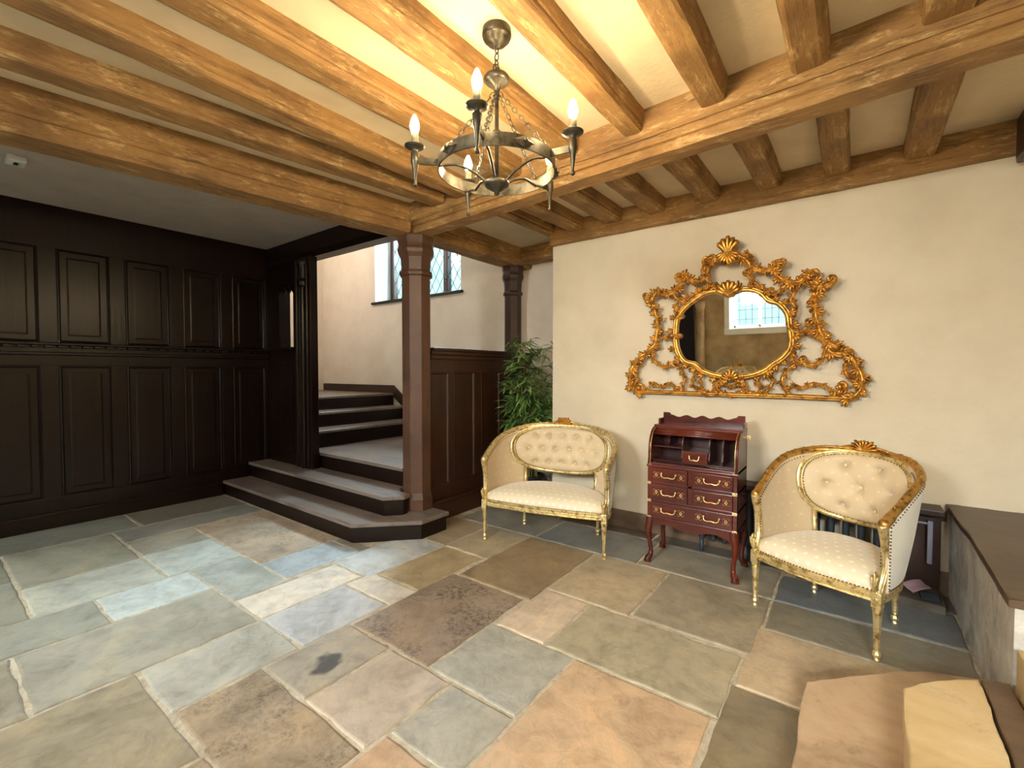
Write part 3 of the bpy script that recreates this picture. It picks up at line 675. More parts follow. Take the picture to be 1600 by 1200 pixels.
bm = B(); n = 72; rr = [(.254, Z(2.31)), (.254, Z(2.362)), (.249, Z(2.362)), (.249, Z(2.31))]
V = [[bm.verts.new((r*math.cos(i*2*math.pi/n), r*math.sin(i*2*math.pi/n), z)) for r, z in rr] for i in range(n)]
for i in range(n):
    for k in range(4): bm.faces.new((V[i][k], V[i][(k+1) % 4], V[(i+1) % n][(k+1) % 4], V[(i+1) % n][k]))
fin('ring_band', bm, iron, ch)
for k in range(5):
    an = R(9+72*k); d = Vector((math.cos(an), math.sin(an), 0)); t = Vector((-math.sin(an), math.cos(an), 0))
    bm = B(); c = d*.35; lathe(bm, [(.006, Z(2.235)), (.0095, Z(2.241)), (.0095, Z(2.247)), (.005, Z(2.254)), (.0055, Z(2.262)), (.013, Z(2.325)), (.017, Z(2.335)), (.018, Z(2.375)), (.012, Z(2.38)), (.012, Z(2.39)), (.03, Z(2.395)), (.043, Z(2.403)), (.043, Z(2.406)), (.015, Z(2.402))], c.x, c.y, 0, 18)
    p0, p1 = d*.25, d*.34
    fin('sconce', bm, iron, ch, smooth=True)
    bm = B(); rg = []
    for q_ in (d*.252, d*.340): rg.append([q_+t*.003+Vector((0, 0, Z(2.33))), q_+t*.003+Vector((0, 0, Z(2.358))), q_-t*.003+Vector((0, 0, Z(2.358))), q_-t*.003+Vector((0, 0, Z(2.33)))])
    loft(bm, rg); fin('arm', bm, iron, ch)
    bm = B(); lathe(bm, [(.014, Z(2.402)), (.0155, Z(2.404)), (.0155, Z(2.455)), (.013, Z(2.457))], c.x, c.y, 0, 14); sl = fin('candle_sleeve', bm, candle, ch, smooth=True)
    bm = B(); lathe(bm, [(.010, Z(2.457)), (.013, Z(2.463)), (.0185, Z(2.478)), (.0195, Z(2.490)), (.017, Z(2.505)), (.011, Z(2.522)), (.005, Z(2.534)), (.001, Z(2.537))], c.x, c.y, 0, 16); fin('bulb', bm, bulbm, sl, smooth=True)
    bm = B(); pts = spline([d*.045+Vector((0, 0, Z(2.272))), d*.10+Vector((0, 0, Z(2.312))), d*.17+Vector((0, 0, Z(2.338))), d*.22+Vector((0, 0, Z(2.334))), d*.249+Vector((0, 0, Z(2.328)))], 5)
    tube(bm, pts, .006, 8); fin('scroll_stay', bm, iron, ch, smooth=True)
    bm = B(); chain(bm, (d.x*.012, d.y*.012, Z(2.655)), (d.x*.245, d.y*.245, Z(2.362))); fin('stay_chain', bm, iron, ch, smooth=True)
    for da in (36,):
        a2 = an+R(da); d2 = Vector((math.cos(a2), math.sin(a2), 0)); t2 = Vector((-math.sin(a2), math.cos(a2), 0)); c2 = d2*.256+Vector((0, 0, Z(2.336)))
        bm = B(); f = [bm.verts.new(c2+t2*.048-d2*.002), bm.verts.new(c2+Vector((0, 0, .023))), bm.verts.new(c2-t2*.048-d2*.002), bm.verts.new(c2-Vector((0, 0, .023)))]
        m = bm.verts.new(c2+d2*.016)
        for i in range(4): bm.faces.new((f[i], f[(i+1) % 4], m))
        bm.faces.new(f[::-1]); db = fin('diamond_boss', bm, irond, ch); bm = B(); ball(bm, c2+d2*.014, .010, 8); fin('stud', bm, iron, db, smooth=True)

# ================================================================ MIRROR
OVAL=[(-1.183,1.79),(-1.166,1.903),(-1.109,1.976),(-1.042,2.026),(-0.976,2.065),(-0.899,2.085),(-0.835,2.061),(-0.785,2.039),(-0.737,2.064),(-0.654,2.069),(-0.572,2.035),(-0.526,1.979),(-0.458,1.948),(-0.405,1.874),(-0.391,1.786),(-0.379,1.698),(-0.388,1.623),(-0.431,1.561),(-0.497,1.512),(-0.53,1.48),(-0.575,1.454),(-0.657,1.428),(-0.778,1.418),(-0.891,1.434),(-0.982,1.468),(-1.036,1.517),(-1.118,1.546),(-1.174,1.647)]
SCROLLS=[(0.0184,[(-1.572,1.272),(-1.156,1.269),(-0.764,1.266),(-0.362,1.266),(-0.01,1.26)]),(0.023,[(-1.487,1.305),(-1.509,1.259),(-1.564,1.273),(-1.604,1.34),(-1.597,1.432),(-1.543,1.538),(-1.451,1.611),(-1.384,1.668),(-1.359,1.741),(-1.348,1.857),(-1.372,1.976),(-1.402,2.052),(-1.455,2.078)]),(0.0219,[(-1.402,2.059),(-1.351,2.149),(-1.307,2.118),(-1.221,2.118),(-1.159,2.164),(-1.125,2.223),(-1.15,2.255)]),(0.0195,[(-1.112,2.25),(-1.091,2.212),(-1.03,2.187),(-0.965,2.207),(-0.939,2.269),(-0.972,2.331)]),(0.0207,[(-0.939,2.262),(-0.908,2.319),(-0.851,2.345),(-0.789,2.322),(-0.716,2.338),(-0.657,2.297),(-0.621,2.24),(-0.563,2.216),(-0.495,2.211),(-0.463,2.25),(-0.441,2.239)]),(0.0219,[(-0.446,2.223),(-0.473,2.201),(-0.445,2.148),(-0.379,2.099),(-0.311,2.098),(-0.264,2.12),(-0.25,2.152)]),(0.0219,[(-0.264,2.12),(-0.203,2.07),(-0.163,2.054),(-0.119,2.067)]),(0.023,[(-0.192,2.057),(-0.213,1.969),(-0.215,1.872),(-0.198,1.787),(-0.177,1.713),(-0.127,1.651),(-0.063,1.611),(-0.015,1.594)]),(0.023,[(-0.177,1.689),(-0.121,1.585),(-0.024,1.565),(0.024,1.494),(0.057,1.401),(0.047,1.32),(-0.005,1.262),(-0.053,1.276),(-0.066,1.311),(-0.044,1.324)]),(0.0138,[(-1.348,1.857),(-1.318,1.768),(-1.246,1.733),(-1.182,1.762)]),(0.0138,[(-1.391,1.669),(-1.398,1.58),(-1.323,1.494),(-1.229,1.519),(-1.18,1.555)]),(0.0138,[(-1.237,1.519),(-1.158,1.462),(-1.127,1.39),(-1.14,1.326),(-1.157,1.283)]),(0.0138,[(-1.214,2.113),(-1.185,2.032),(-1.198,1.948),(-1.17,1.903)]),(0.0126,[(-1.165,2.073),(-1.096,2.059),(-1.029,2.098),(-0.951,2.134)]),(0.0126,[(-0.952,2.209),(-0.922,2.145),(-0.884,2.129)]),(0.0138,[(-0.657,2.297),(-0.618,2.227),(-0.655,2.193)]),(0.0138,[(-0.655,2.193),(-0.619,2.143),(-0.561,2.085),(-0.504,2.047)]),(0.0138,[(-0.379,2.099),(-0.422,2.064),(-0.462,2.028)]),(0.0138,[(-0.384,2.091),(-0.336,2.042),(-0.367,1.977),(-0.334,1.912),(-0.36,1.871)]),(0.0138,[(-0.311,2.095),(-0.243,2.063),(-0.225,2.0),(-0.246,1.954),(-0.22,1.897)]),(0.0138,[(-0.369,1.76),(-0.295,1.729),(-0.254,1.76),(-0.242,1.808)]),(0.0138,[(-0.248,1.741),(-0.202,1.714)]),(0.0149,[(-0.156,1.64),(-0.164,1.55),(-0.224,1.496),(-0.286,1.509),(-0.339,1.541)]),(0.0149,[(-0.281,1.528),(-0.365,1.479),(-0.412,1.41),(-0.406,1.334),(-0.373,1.285)]),(0.0126,[(-1.035,1.433),(-1.064,1.377),(-1.041,1.314),(-0.941,1.275),(-0.877,1.318)]),(0.0126,[(-0.988,1.357),(-0.994,1.308),(-0.941,1.275)]),(0.0149,[(-0.84,1.393),(-0.875,1.338),(-0.838,1.278),(-0.764,1.27),(-0.697,1.282),(-0.668,1.342),(-0.704,1.394)]),(0.0126,[(-0.821,1.359),(-0.777,1.32),(-0.722,1.361)]),(0.0126,[(-0.667,1.309),(-0.596,1.278),(-0.551,1.325),(-0.572,1.363)]),(0.0126,[(-0.501,1.435),(-0.478,1.377),(-0.511,1.306),(-0.55,1.286)]),(0.0126,[(-1.448,1.29),(-1.396,1.351),(-1.329,1.315),(-1.256,1.346),(-1.185,1.297)]),(0.0126,[(-0.384,1.297),(-0.341,1.348),(-0.288,1.33),(-0.217,1.362),(-0.146,1.339),(-0.097,1.305)]),(0.0126,[(-0.851,2.351),(-0.902,2.372),(-0.928,2.369)]),(0.0126,[(-0.717,2.345),(-0.657,2.349),(-0.622,2.324)]),(0.0138,[(-0.014,1.542),(-0.041,1.471),(-0.012,1.401),(0.026,1.378)]),(0.0138,[(-1.496,1.522),(-1.558,1.462),(-1.541,1.372),(-1.573,1.326)])]
mr = root('gilt_wall_mirror', (-.78, 3.975, 1.24), label='large ornate gilt rococo mirror with scrolling openwork frame on the cream wall', cat='mirror')
MX, MZ = -.78, 1.24
mr.rotation_euler = (R(3), 0, 0)
def mp(a, y=-.035): return Vector((a[0]-MX, y, a[1]-MZ))
ov = spline([mp(a, -.03) for a in OVAL], 5, True)
cen = Vector((-.78-MX, -.02, 1.755-MZ))
bm = B(); V = [bm.verts.new(Vector((v.x, -.018, v.z))) for v in ov]; f = bm.faces.new(V)
r_ = bmesh.ops.extrude_face_region(bm, geom=[f])
for g in r_['geom']:
    if isinstance(g, bmesh.types.BMVert): g.co.y = 0
fin('glass', bm, mirr, mr)
bm = B(); tube(bm, [cen+(v-cen)*1.03 for v in ov], .017, 8, closed=True); tube(bm, [cen+(v-cen)*1.075+Vector((0, .004, 0)) for v in ov], .012, 6, closed=True)
fin('oval_moulding', bm, gold, mr, smooth=True)
rnd = random.Random(4)
def leaf(bm, base, ang, L, wd, y=-.045, lobes=3):
    """acanthus leaf in the wall plane: ridged, lobed, curling forward at its tip"""
    d = Vector((math.cos(ang), 0, math.sin(ang))); s_ = Vector((-math.sin(ang), 0, math.cos(ang))); n = 9; rows = []
    for i in range(n+1):
        t = i/n; wv = wd*math.sin(math.pi*min(1, t*.80+.14))**.6*(1+(.30*math.cos(t*lobes*2*math.pi) if lobes else 0))
        lift = -.012*math.sin(t*math.pi)-.012*t*t; c = base+d*(L*t)+Vector((0, y-base.y+lift, 0))
        rows.append([c+s_*wv+Vector((0, .010, 0)), c+s_*wv*.5+Vector((0, -.003, 0)), c+Vector((0, -.010, 0)), c-s_*wv*.5+Vector((0, -.003, 0)), c-s_*wv+Vector((0, .010, 0)), c+Vector((0, .018, 0))])
    loft(bm, rows)
def lobe(bm, base, ang, L, wd, y):
    """small carved fan of three rounded lobes"""
    for da, k in ((-.55, .78), (0, 1.), (.55, .78)): leaf(bm, base, ang+da, L*k, wd, y, 0)
for n_, (wd, pts) in enumerate(SCROLLS):
    wd *= 1.42; bar = n_ == 0
    pts3 = [mp(a) for a in pts]; sp = spline(pts3, 7)
    if not bar:   # curl both ends into small volutes
        for e in (0, 1):
            q0, q1 = (sp[0], sp[2]) if e == 0 else (sp[-1], sp[-3])
            d = (q0-q1).normalized(); sd = 1 if (n_+e) % 2 else -1; nrm = Vector((-d.z, 0, d.x))*sd; R0 = wd*.95; cc = q0+nrm*R0; ext = []
            for k in range(1, 11):
                a = k*.5; r = R0*(1-k*.062); ext.append(cc-nrm*math.cos(a)*r+d*math.sin(a)*r+Vector((0, -.002*k, 0)))
            sp = (ext[::-1]+sp) if e == 0 else (sp+ext)
    m = len(sp); bm = B(); rad = []
    for i, v in enumerate(sp):
        t = i/(m-1); rad.append(wd*(.38+.62*math.sin(math.pi*min(max(t, .02), .98))**.7)*.74*(1+(0 if bar else .12)*math.sin(i*1.3)))
        if not bar: v.y -= .006*math.sin(i*.7)
    if bar: rad = [wd*.72]*m
    tube(bm, sp, rad, 8, flat=.95)
    tube(bm, [v+Vector((0, -r*.8, r*.22)) for v, r in zip(sp, rad)], [r*.38 for r in rad], 6)
    tube(bm, [v+Vector((0, -r*.55, -r*.62)) for v, r in zip(sp, rad)], [r*.28 for r in rad], 6)
    if not bar:
        ball(bm, sp[0]+Vector((0, -.006, 0)), wd*.48, 8); ball(bm, sp[-1]+Vector((0, -.006, 0)), wd*.48, 8)
    L = 0; side = 1
    for i in range(12, m-12):
        L += (sp[i]-sp[i-1]).length
        if L > .046 and (not bar):
            L = 0; tg = (sp[i+1]-sp[i-1]).normalized(); an = math.atan2(tg.z, tg.x)+side*(.9+rnd.random()*.5)
            lobe(bm, sp[i]-tg*.0, an, wd*(1.55+rnd.random()*.6), wd*(.36+.08*rnd.random()), -.045)
            ball(bm, sp[i]+Vector((-tg.z, 0, tg.x))*(-side*wd*.75)+Vector((0, -.008, 0)), wd*.30, 6); side = -side
        if bar and L > .10:
            L = 0; lobe(bm, sp[i], math.pi/2, wd*1.3, wd*.34, -.04)
    fin('frame_scroll', bm, gold, mr, smooth=True)
def shell(nm, c, R0, a0, a1, n, wd):
    bm = B()
    for k in range(n):
        a = R(a0+(a1-a0)*k/(n-1)); leaf(bm, mp(c, -.05), a, R0*(1-.15*abs(k-(n-1)/2)/((n-1)/2)), wd, -.055, 1)
    ball(bm, mp(c, -.06), wd*.6, 8); fin(nm, bm, gold, mr, smooth=True)
shell('crest_plume', (-.79, 2.37), .135, 52, 128, 5, .026)
shell('crest_shell', (-.79, 2.385), .105, 200, 340, 9, .021)
shell('inner_crest', (-.787, 2.05), .115, 28, 152, 7, .024)
shell('base_shell', (-.772, 1.385), .080, 20, 160, 7, .019)
for a in range(34):
    bm = B()
    v = ov[int(a/34*len(ov))]; d = (v-cen); an = math.atan2(d.z, d.x)+rnd.uniform(-.4, .4)
    lobe(bm, cen+d*1.08, an, .046+.02*rnd.random(), .011+.003*rnd.random(), -.04)
    fin('leaf_spray', bm, gold, mr, smooth=True)

# ================================================================ GILT SEATS
def gilt_seat(name, loc, rz, w, rows, hs, **k):
    o = root(name, loc, rz, **k)
    a0, b0, y0 = w/2+.012, .52, .02
    N = 240; th = [math.pi*(1-i/N) for i in range(N+1)]; ex = 2/2.5
    base = [Vector((a0*math.copysign(abs(math.cos(t))**ex, math.cos(t)), y0+b0*abs(math.sin(t))**ex, 0)) for t in th]
    cum = [0]
    for i in range(N): cum.append(cum[-1]+(base[i+1]-base[i]).length)
    LT = cum[-1]
    def at(s):
        d = min(max(s+LT/2, 0), LT-1e-6); lo, hi = 0, N
        while hi-lo > 1:
            m = (lo+hi)//2
            if cum[m] <= d: lo = m
            else: hi = m
        t = (d-cum[lo])/max(1e-9, cum[lo+1]-cum[lo]); return base[lo].lerp(base[lo+1], t)
    def nor(s):
        t = at(s+.02)-at(s-.02); return Vector((-t.y, t.x, 0)).normalized()
    def P(s, z, off=0.):
        f = 1-abs(s)/(LT/2); g = min(1, f*2.2)
        n = nor(s); return at(s)+n*(off+(.085*g)*(z-.35)/.6)+Vector((0, 0, z))
    def zt(s):
        f = 1-abs(s)/(LT/2); return .69+.248*math.sin(math.pi/2*min(1, f*1.18))**1.0
    # ---- legs
    def leg(x, y, h=.30, front=True):
        bm = B(); lathe(bm, [(.006, 0), (.012, .003), (.014, .012), (.010, .022), (.017, .032), (.019, .042), (.015, .054), (.010, .060), (.0135, .066), (.012, .072), (.019, .235), (.021, .25), (.015, .256), (.023, .262), (.023, .272), (.016, .278)], x, y, 0, 24, .05, 8)
        box(bm, x-.022, x+.022, y-.022, y+.022, .276, .352, .004)
        if front: ball(bm, (x, y-.022, .315), .013, 8, sy=.5)
        fin('leg', bm, goldp, o, smooth=False)
    for x, y in ((-w/2, 0), (w/2, 0)): leg(x, y)
    bx = w*.34; 
    for x in (-bx, bx): leg(x, .49, front=False)
    # ---- seat rail
    U = [at(-LT/2+LT*i/60) for i in range(61)]
    frontp = [Vector((w/2*1.0*(1-2*i/20), -.035*math.sin(math.pi*i/20), 0)) for i in range(1, 20)]
    path = [v*1.0 for v in U]+frontp; closed = path
    bm = B(); rings = []
    m = len(closed)
    for i, v in enumerate(closed):
        t = (closed[(i+1) % m]-closed[i-1]).normalized(); n = Vector((-t.y, t.x, 0))
        if i >= len(U): n = Vector((0, -1, 0))
        r = []
        for u, z in ((-.025, .300), (.010, .300), (.016, .306), (.010, .314), (.018, .322), (.018, .336), (.008, .345), (.008, .352), (-.025, .352)): r.append(v+n*u+Vector((0, 0, z)))
        rings.append(r)
    V = [[bm.verts.new(q) for q in r] for r in rings]; nn = len(V[0])
    for i in range(m):
        for j in range(nn): bm.faces.new((V[i][j], V[(i+1) % m][j], V[(i+1) % m][(j+1) % nn], V[i][(j+1) % nn]))
    # carved ribbon beads along the front
    for i in range(2, 39):
        x = -w/2+w*i/40; y = -.035*math.sin(math.pi*i/40)-.017; box(bm, x-w/100, x+w/100, y-.004, y+.004, .322, .336, .002)
    fin('seat_rail', bm, goldp, o)
    # ---- seat cushion
    c0 = Vector((0, .24, 0)); bm = B(); uv = bm.loops.layers.uv.new('UVMap')
    prof = [(1.0, .345), (1.012, .362), (1.0, .384), (.97, .402), (.92, .418), (.84, .434), (.70, .450), (.5, .462), (.3, .468), (.12, .470)]
    V = [[bm.verts.new(c0+(v*1-c0)*r*.985+Vector((0, 0, z))) for v in closed] for r, z in prof]
    for A, C in zip(V, V[1:]):
        for i in range(m): bm.faces.new((A[i], A[(i+1) % m], C[(i+1) % m], C[i]))
    bm.faces.new(V[-1])
    for f in bm.faces:
        for l in f.loops: l[uv].uv = (l.vert.co.x, l.vert.co.y+l.vert.co.z*.6)
    fin('seat_cushion', bm, damask, o, smooth=True)
    # ---- oval back
    zc, hz = .730, .212
    def oval(t, r=1.): 
        c, s_ = math.cos(t), math.sin(t); e = 2/2.45
        return hs*r*math.copysign(abs(c)**e, c), zc+hz*r*math.copysign(abs(s_)**e, s_)
    def zfit(s, z): return z+ (0 if z < zc else .0)
    NT = 84
    bm = B(); uv = bm.loops.layers.uv.new('UVMap'); btn = []
    nr = len(rows)
    for ri, cnt in enumerate(rows):
        for j in range(cnt): btn.append(((j-(cnt-1)/2)*(2*hs*.80/max(rows)), zc+hz*.58*(1-2*ri/(nr-1)) if nr > 1 else zc))
    def cush(side):
        RR = [1-.0]+[1-i/20 for i in range(1, 20)]
        Vv = []
        for r in RR:
            ring = []
            for i in range(NT):
                s_, z = oval(2*math.pi*i/NT, r*.95)
                h = .044*(1-r**4)**.6 if side < 0 else .016*(1-r**4)**.6
                if side < 0:
                    for bs, bz in btn:
                        d2 = (s_-bs)**2+(z-bz)**2; h -= .030*math.exp(-d2/(.017**2))+.016*math.exp(-d2/(.036**2))
                        # pleats running diagonally between the buttons
                        for dx, dz in ((.5, 1), (-.5, 1)):
                            ln = math.hypot(dx, dz); pd = abs((s_-bs)*dz-(z-bz)*dx)/ln; al = ((s_-bs)*dx+(z-bz)*dz)/ln
                            if abs(al) < .09: h -= .008*math.exp(-(pd/.007)**2)*(1-abs(al)/.09)
                ring.append(bm.verts.new(P(s_, z, side*(.008+h))))
            Vv.append(ring)
        for A, C in zip(Vv, Vv[1:]):
            for i in range(NT): bm.faces.new((A[i], A[(i+1) % NT], C[(i+1) % NT], C[i]))
        bm.faces.new(Vv[-1])
    cush(-1); n_in = len(bm.faces); cush(1)
    for f in bm.faces:
        for l in f.loops: l[uv].uv = (l.vert.co.x, l.vert.co.z)
    bc = fin('back_cushion', bm, damask2, o, smooth=True)
    for bs, bz in btn:
        bm = B(); ball(bm, P(bs, bz, -.018), .009, 8); fin('button', bm, damask, bc, smooth=True)
    bm = B(); ovp = [P(*oval(2*math.pi*i/NT, 1.0), 0) for i in range(NT)]
    tube(bm, ovp, .019, 10, closed=True); 
    tube(bm, [P(*oval(2*math.pi*i/NT, .955), -.016) for i in range(NT)], .005, 6, closed=True)
    for sx in (-1, 1):
        s_ = sx*hs*.74; tube(bm, [P(s_, .345, 0), P(s_, .45, 0), P(s_*.99, zc-hz*.84, 0)], .017, 8)
    fin('back_frame', bm, goldp, o, smooth=True)
    # ---- side panels
    sF = LT/2-.012
    for sx in (-1, 1):
        def sB(z):
            if z >= zc: q = min(1, (z-zc)/hz)
            else: q = min(1, (zc-z)/hz)
            e = 2.45; x_ = (max(0, 1-q**e))**(1/e); x_ = max(x_, .74) if z < zc else x_
            return hs*x_+.012
        bm = B(); uv = bm.loops.layers.uv.new('UVMap'); nu, nv = 26, 18; G = {}
        for sd, off in ((0, -.012), (1, .016)):
            for i in range(nu+1):
                for j in range(nv+1):
                    v = j/nv; z = .345+v*(.93-.345); s_ = sF
                    for _ in range(6):
                        s_ = sF+(sB(z)-sF)*i/nu; z = .345+v*(zt(s_)-.012-.345)
                    puff = .010*math.sin(math.pi*i/nu)**.5*math.sin(math.pi*min(1, v*1.02))**.5 if 0 < i < nu else 0
                    G[sd, i, j] = bm.verts.new(P(sx*s_, z, off+(puff if sd else -puff)))
        for sd in (0, 1):
            for i in range(nu):
                for j in range(nv): bm.faces.new((G[sd, i, j], G[sd, i+1, j], G[sd, i+1, j+1], G[sd, i, j+1])).material_index = sd
        for i in range(nu):
            for j in (0, nv): bm.faces.new((G[0, i, j], G[0, i+1, j], G[1, i+1, j], G[1, i, j]))
        for j in range(nv):
            for i in (0, nu): bm.faces.new((G[0, i, j], G[0, i, j+1], G[1, i, j+1], G[1, i, j]))
        for f in bm.faces:
            for l in f.loops: l[uv].uv = (l.vert.co.y+abs(l.vert.co.x)*.6, l.vert.co.z)
        fin('side_panel', bm, [damask2, plaincloth], o, smooth=True)
        # arm post, S curved
        x = sx*w/2; E = P(sx*(LT/2-.005), .69, 0)
        bm = B(); pts = spline([Vector((x, 0, .345)), Vector((x+sx*.004, .030, .40)), Vector((x+sx*.010, .052, .48)), Vector((x+sx*.012, .040, .58)), Vector((E.x, E.y-.012, .66)), Vector((E.x, E.y-.02, .69))], 5)
        tube(bm, pts, [.024-.006*math.sin(math.pi*i/(len(pts)-1)) for i in range(len(pts))], 10, flat=1.25)
        tube(bm, [q+Vector((0, -.022, 0)) for q in pts], .006, 6); tube(bm, [q+Vector((sx*.016, -.014, 0)) for q in pts], .004, 6)
        for kk in range(3): leaf(bm, Vector((x, -.020, .36)), math.pi/2+(kk-1)*.16, .10-.02*abs(kk-1), .010, -.024, 1)
        fin('arm_post', bm, goldp, o, smooth=True)
    # ---- top rail
    bm = B(); n = 90; pts = [P(-LT/2+.0+(LT)*i/n, zt(-LT/2+LT*i/n)+.004, .002) for i in range(n+1)]
    tube(bm, pts, [.021 if 3 < i < n-3 else .024 for i in range(n+1)], 10, up=(0, 0, 1))
    tube(bm, [q+Vector((0, 0, .016)) for q in pts], .010, 8, up=(0, 0, 1))
    for e in (0, -1): ball(bm, pts[e]+Vector((0, -.006, 0)), .027, 10)
    for i in range(4, n-3, 3):
        d = (pts[i+1]-pts[i-1]).normalized()*.009
        tube(bm, [pts[i]-d+Vector((0, 0, .025)), pts[i]+d+Vector((0, 0, .025))], [.003, .006], 6)
    fin('top_rail', bm, goldm if name == 'gilt_armchair' else goldp, o, smooth=True)
    bm = B(); c = P(0, zt(0)+.022, 0)
    for kk in range(9):
        leaf(bm, c+Vector((0, -.006, 0)), R(10+20*kk), .062 if kk in (3, 4, 5) else .075, .013, c.y-.022, 1)
    for sx in (-1, 1):
        tube(bm, spline([c+Vector((sx*.02, -.02, .01)), c+Vector((sx*.07, -.018, .018)), c+Vector((sx*.13, -.015, .002)), c+Vector((sx*.19, -.012, -.006))], 5), [.010]*5+[.008]*5+[.005]*6, 7)
    ball(bm, c+Vector((0, -.022, .012)), .013, 10)
    fin('crest_carving', bm, gold, o, smooth=True)
    # ---- nail heads
    bm = B()
    def nail(q): bmesh.ops.create_icosphere(bm, subdivisions=1, radius=.0046, matrix=Matrix.Translation(q))
    L = 2*math.pi*math.sqrt((hs**2+hz**2)/2); nn_ = int(L/.017)
    for i in range(nn_): s_, z = oval(2*math.pi*i/nn_, .93); nail(P(s_, z, -.018))
    nf_ = int(w/.017)
    for i in range(nf_+1):
        x = w/2*(1-2*i/nf_)*.985; nail(Vector((x, -.035*math.sin(math.pi*i/nf_)-.008, .357)))
    for sx in (-1, 1):
        z = .37
        while z < .67: 
            s_ = sx*(LT/2-.016); nail(P(s_, z, -.017)); nail(P(s_, z, .021)); z += .017
        s_ = LT/2-.02
        while s_ > hs*.9:
            nail(P(sx*s_, zt(s_)-.026, -.018)); nail(P(sx*s_, zt(s_)-.026, .020)); 
            nail(P(sx*s_, .358, .020)); s_ -= .017
    fin('nail_trim', bm, nailm, o, kind='stuff')
    return o
gilt_seat('gilt_settee', (-2.005, 3.077, 0), R(12.8), 1.03, [5, 6, 5], .455,
          label='two-seat gilt settee with cream button-tufted oval back, standing before the plant', cat='settee')
gilt_seat('gilt_armchair', (-.166, 2.994, 0), R(-22.8), .625, [2, 3, 2], .300,
          label='gilt tub armchair with cream tufted oval back, right of the writing desk', cat='armchair')
gilt_seat('white_oval_chair', (-1.72, -1.0, 0), R(180), .56, [2, 3, 2], .22,
          label='pale chair with rounded back seen only as a reflection low in the mirror', cat='chair')

# ================================================================ WRITING DESK
dk = root('roll_top_desk', (-.922, 3.545, 0), R(0), label='small mahogany roll-top writing desk with brass handles and cabriole legs, below the mirror', cat='desk')
W2, F, K = .312, -.170, .165
bm = B()
box(bm, -W2, W2, F, K, .335, .352, .004); box(bm, -W2, W2, F+.004, K, .735, .76, .004)
box(bm, -W2, -W2+.02, F+.006, K, .34, .745); box(bm, W2-.02, W2, F+.006, K, .34, .745); box(bm, -W2, W2, K-.012, K, .34, 1.02)
for z in (.465, .6): box(bm, -W2, W2, F+.004, K, z, z+.018, .002)
box(bm, -.016, .016, F+.004, K, .48, .745, .002)
box(bm, -W2, -W2+.028, F+.002, F+.03, .34, .745, .003); box(bm, W2-.028, W2, F+.002, F+.03, .34, .745, .003)
box(bm, -W2-.006, W2+.006, F-.008, F+.02, .728, .745, .004)
fin('carcass', bm, mahX, dk)
# apron
bm = B(); n = 24; rings = []
for i in range(n+1):
    x = -W2+2*W2*i/n; u = abs(i/n*2-1); zb = .285-.018*math.cos(u*math.pi*2)+(-.028 if u > .86 else 0)+.012*(u < .1)
    rings.append([Vector((x, F, zb)), Vector((x, F+.018, zb)), Vector((x, F+.018, .337)), Vector((x, F-.002, .337))])
loft(bm, rings); box(bm, -W2, -W2+.016, F+.01, K, .28, .337); box(bm, W2-.016, W2, F+.01, K, .28, .337); box(bm, -W2, W2, K-.016, K, .28, .337)
fin('apron', bm, mahX, dk)
def handle(parent, x, y, z, wd=.052):
    bm = B()
    for s_ in (-1, 1): ball(bm, (x+s_*wd, y-.010, z+.012), .0085, 8); tube(bm, [(x+s_*wd, y, z+.012), (x+s_*wd, y-.012, z+.012)], .005, 6)
    tube(bm, spline([(x-wd, y-.016, z+.010), (x-wd*.86, y-.020, z-.010), (x-wd*.45, y-.022, z-.016), (x, y-.022, z-.012), (x+wd*.45, y-.022, z-.016), (x+wd*.86, y-.020, z-.010), (x+wd, y-.016, z+.010)], 4), .0042, 7)
    fin('handle', bm, brass, parent, smooth=True)
def inlay(parent, cx, y, z):
    bm = B()
    for k in range(5):
        a = k*2*math.pi/5; 
        bmesh.ops.create_cone(bm, cap_ends=True, segments=8, radius1=.0042, radius2=.0042, depth=.001, matrix=Matrix.Translation((cx+.008*math.cos(a), y-.0006, z+.008*math.sin(a))) @ Matrix.Rotation(R(90), 4, 'X'))
    for s_ in (-1, 1):
        for e in (-1, 1):
            tube(bm, spline([(cx, y-.0008, z+e*.010), (cx+s_*.012, y-.0008, z+e*.022), (cx+s_*.022, y-.0008, z+e*.016), (cx+s_*.020, y-.0008, z+e*.010)], 3), .0013, 4)
    fin('brass_inlay', bm, brass, parent)
def drawer(x0, x1, z0, z1, hx, ix):
    bm = B(); box(bm, x0, x1, F-.003, F+.012, z0, z1, .003); box(bm, x0+.01, x1-.01, F+.012, F+.24, z0+.006, z1-.01)
    d = fin('drawer', bm, mahX, dk)
    for x in hx: handle(d, x, F-.003, (z0+z1)/2+.004)
    for x in ix: inlay(d, x, F-.003, (z0+z1)/2)
for z0, z1 in ((.620, .724), (.485, .598)):
    drawer(-W2+.030, -.019, z0, z1, [-.150], [-.243, -.062]); drawer(.019, W2-.030, z0, z1, [.150], [.062, .243])
drawer(-W2+.030, W2-.030, .355, .463, [-.150, .150], [-.243, -.062, .062, .243])
for sx in (-1, 1):
    bm = B()
    for z in (.345, .472, .607, .738): box(bm, sx*W2-.030, sx*W2+.030, F-.0045, F+.004, z-.011, z+.011, .001) if False else box(bm, min(sx*W2, sx*(W2-.03)), max(sx*(W2+.0015), sx*(W2-.03)), F-.006, F+.018, z-.010, z+.010, .001)
    fin('corner_straps', bm, brass, dk)
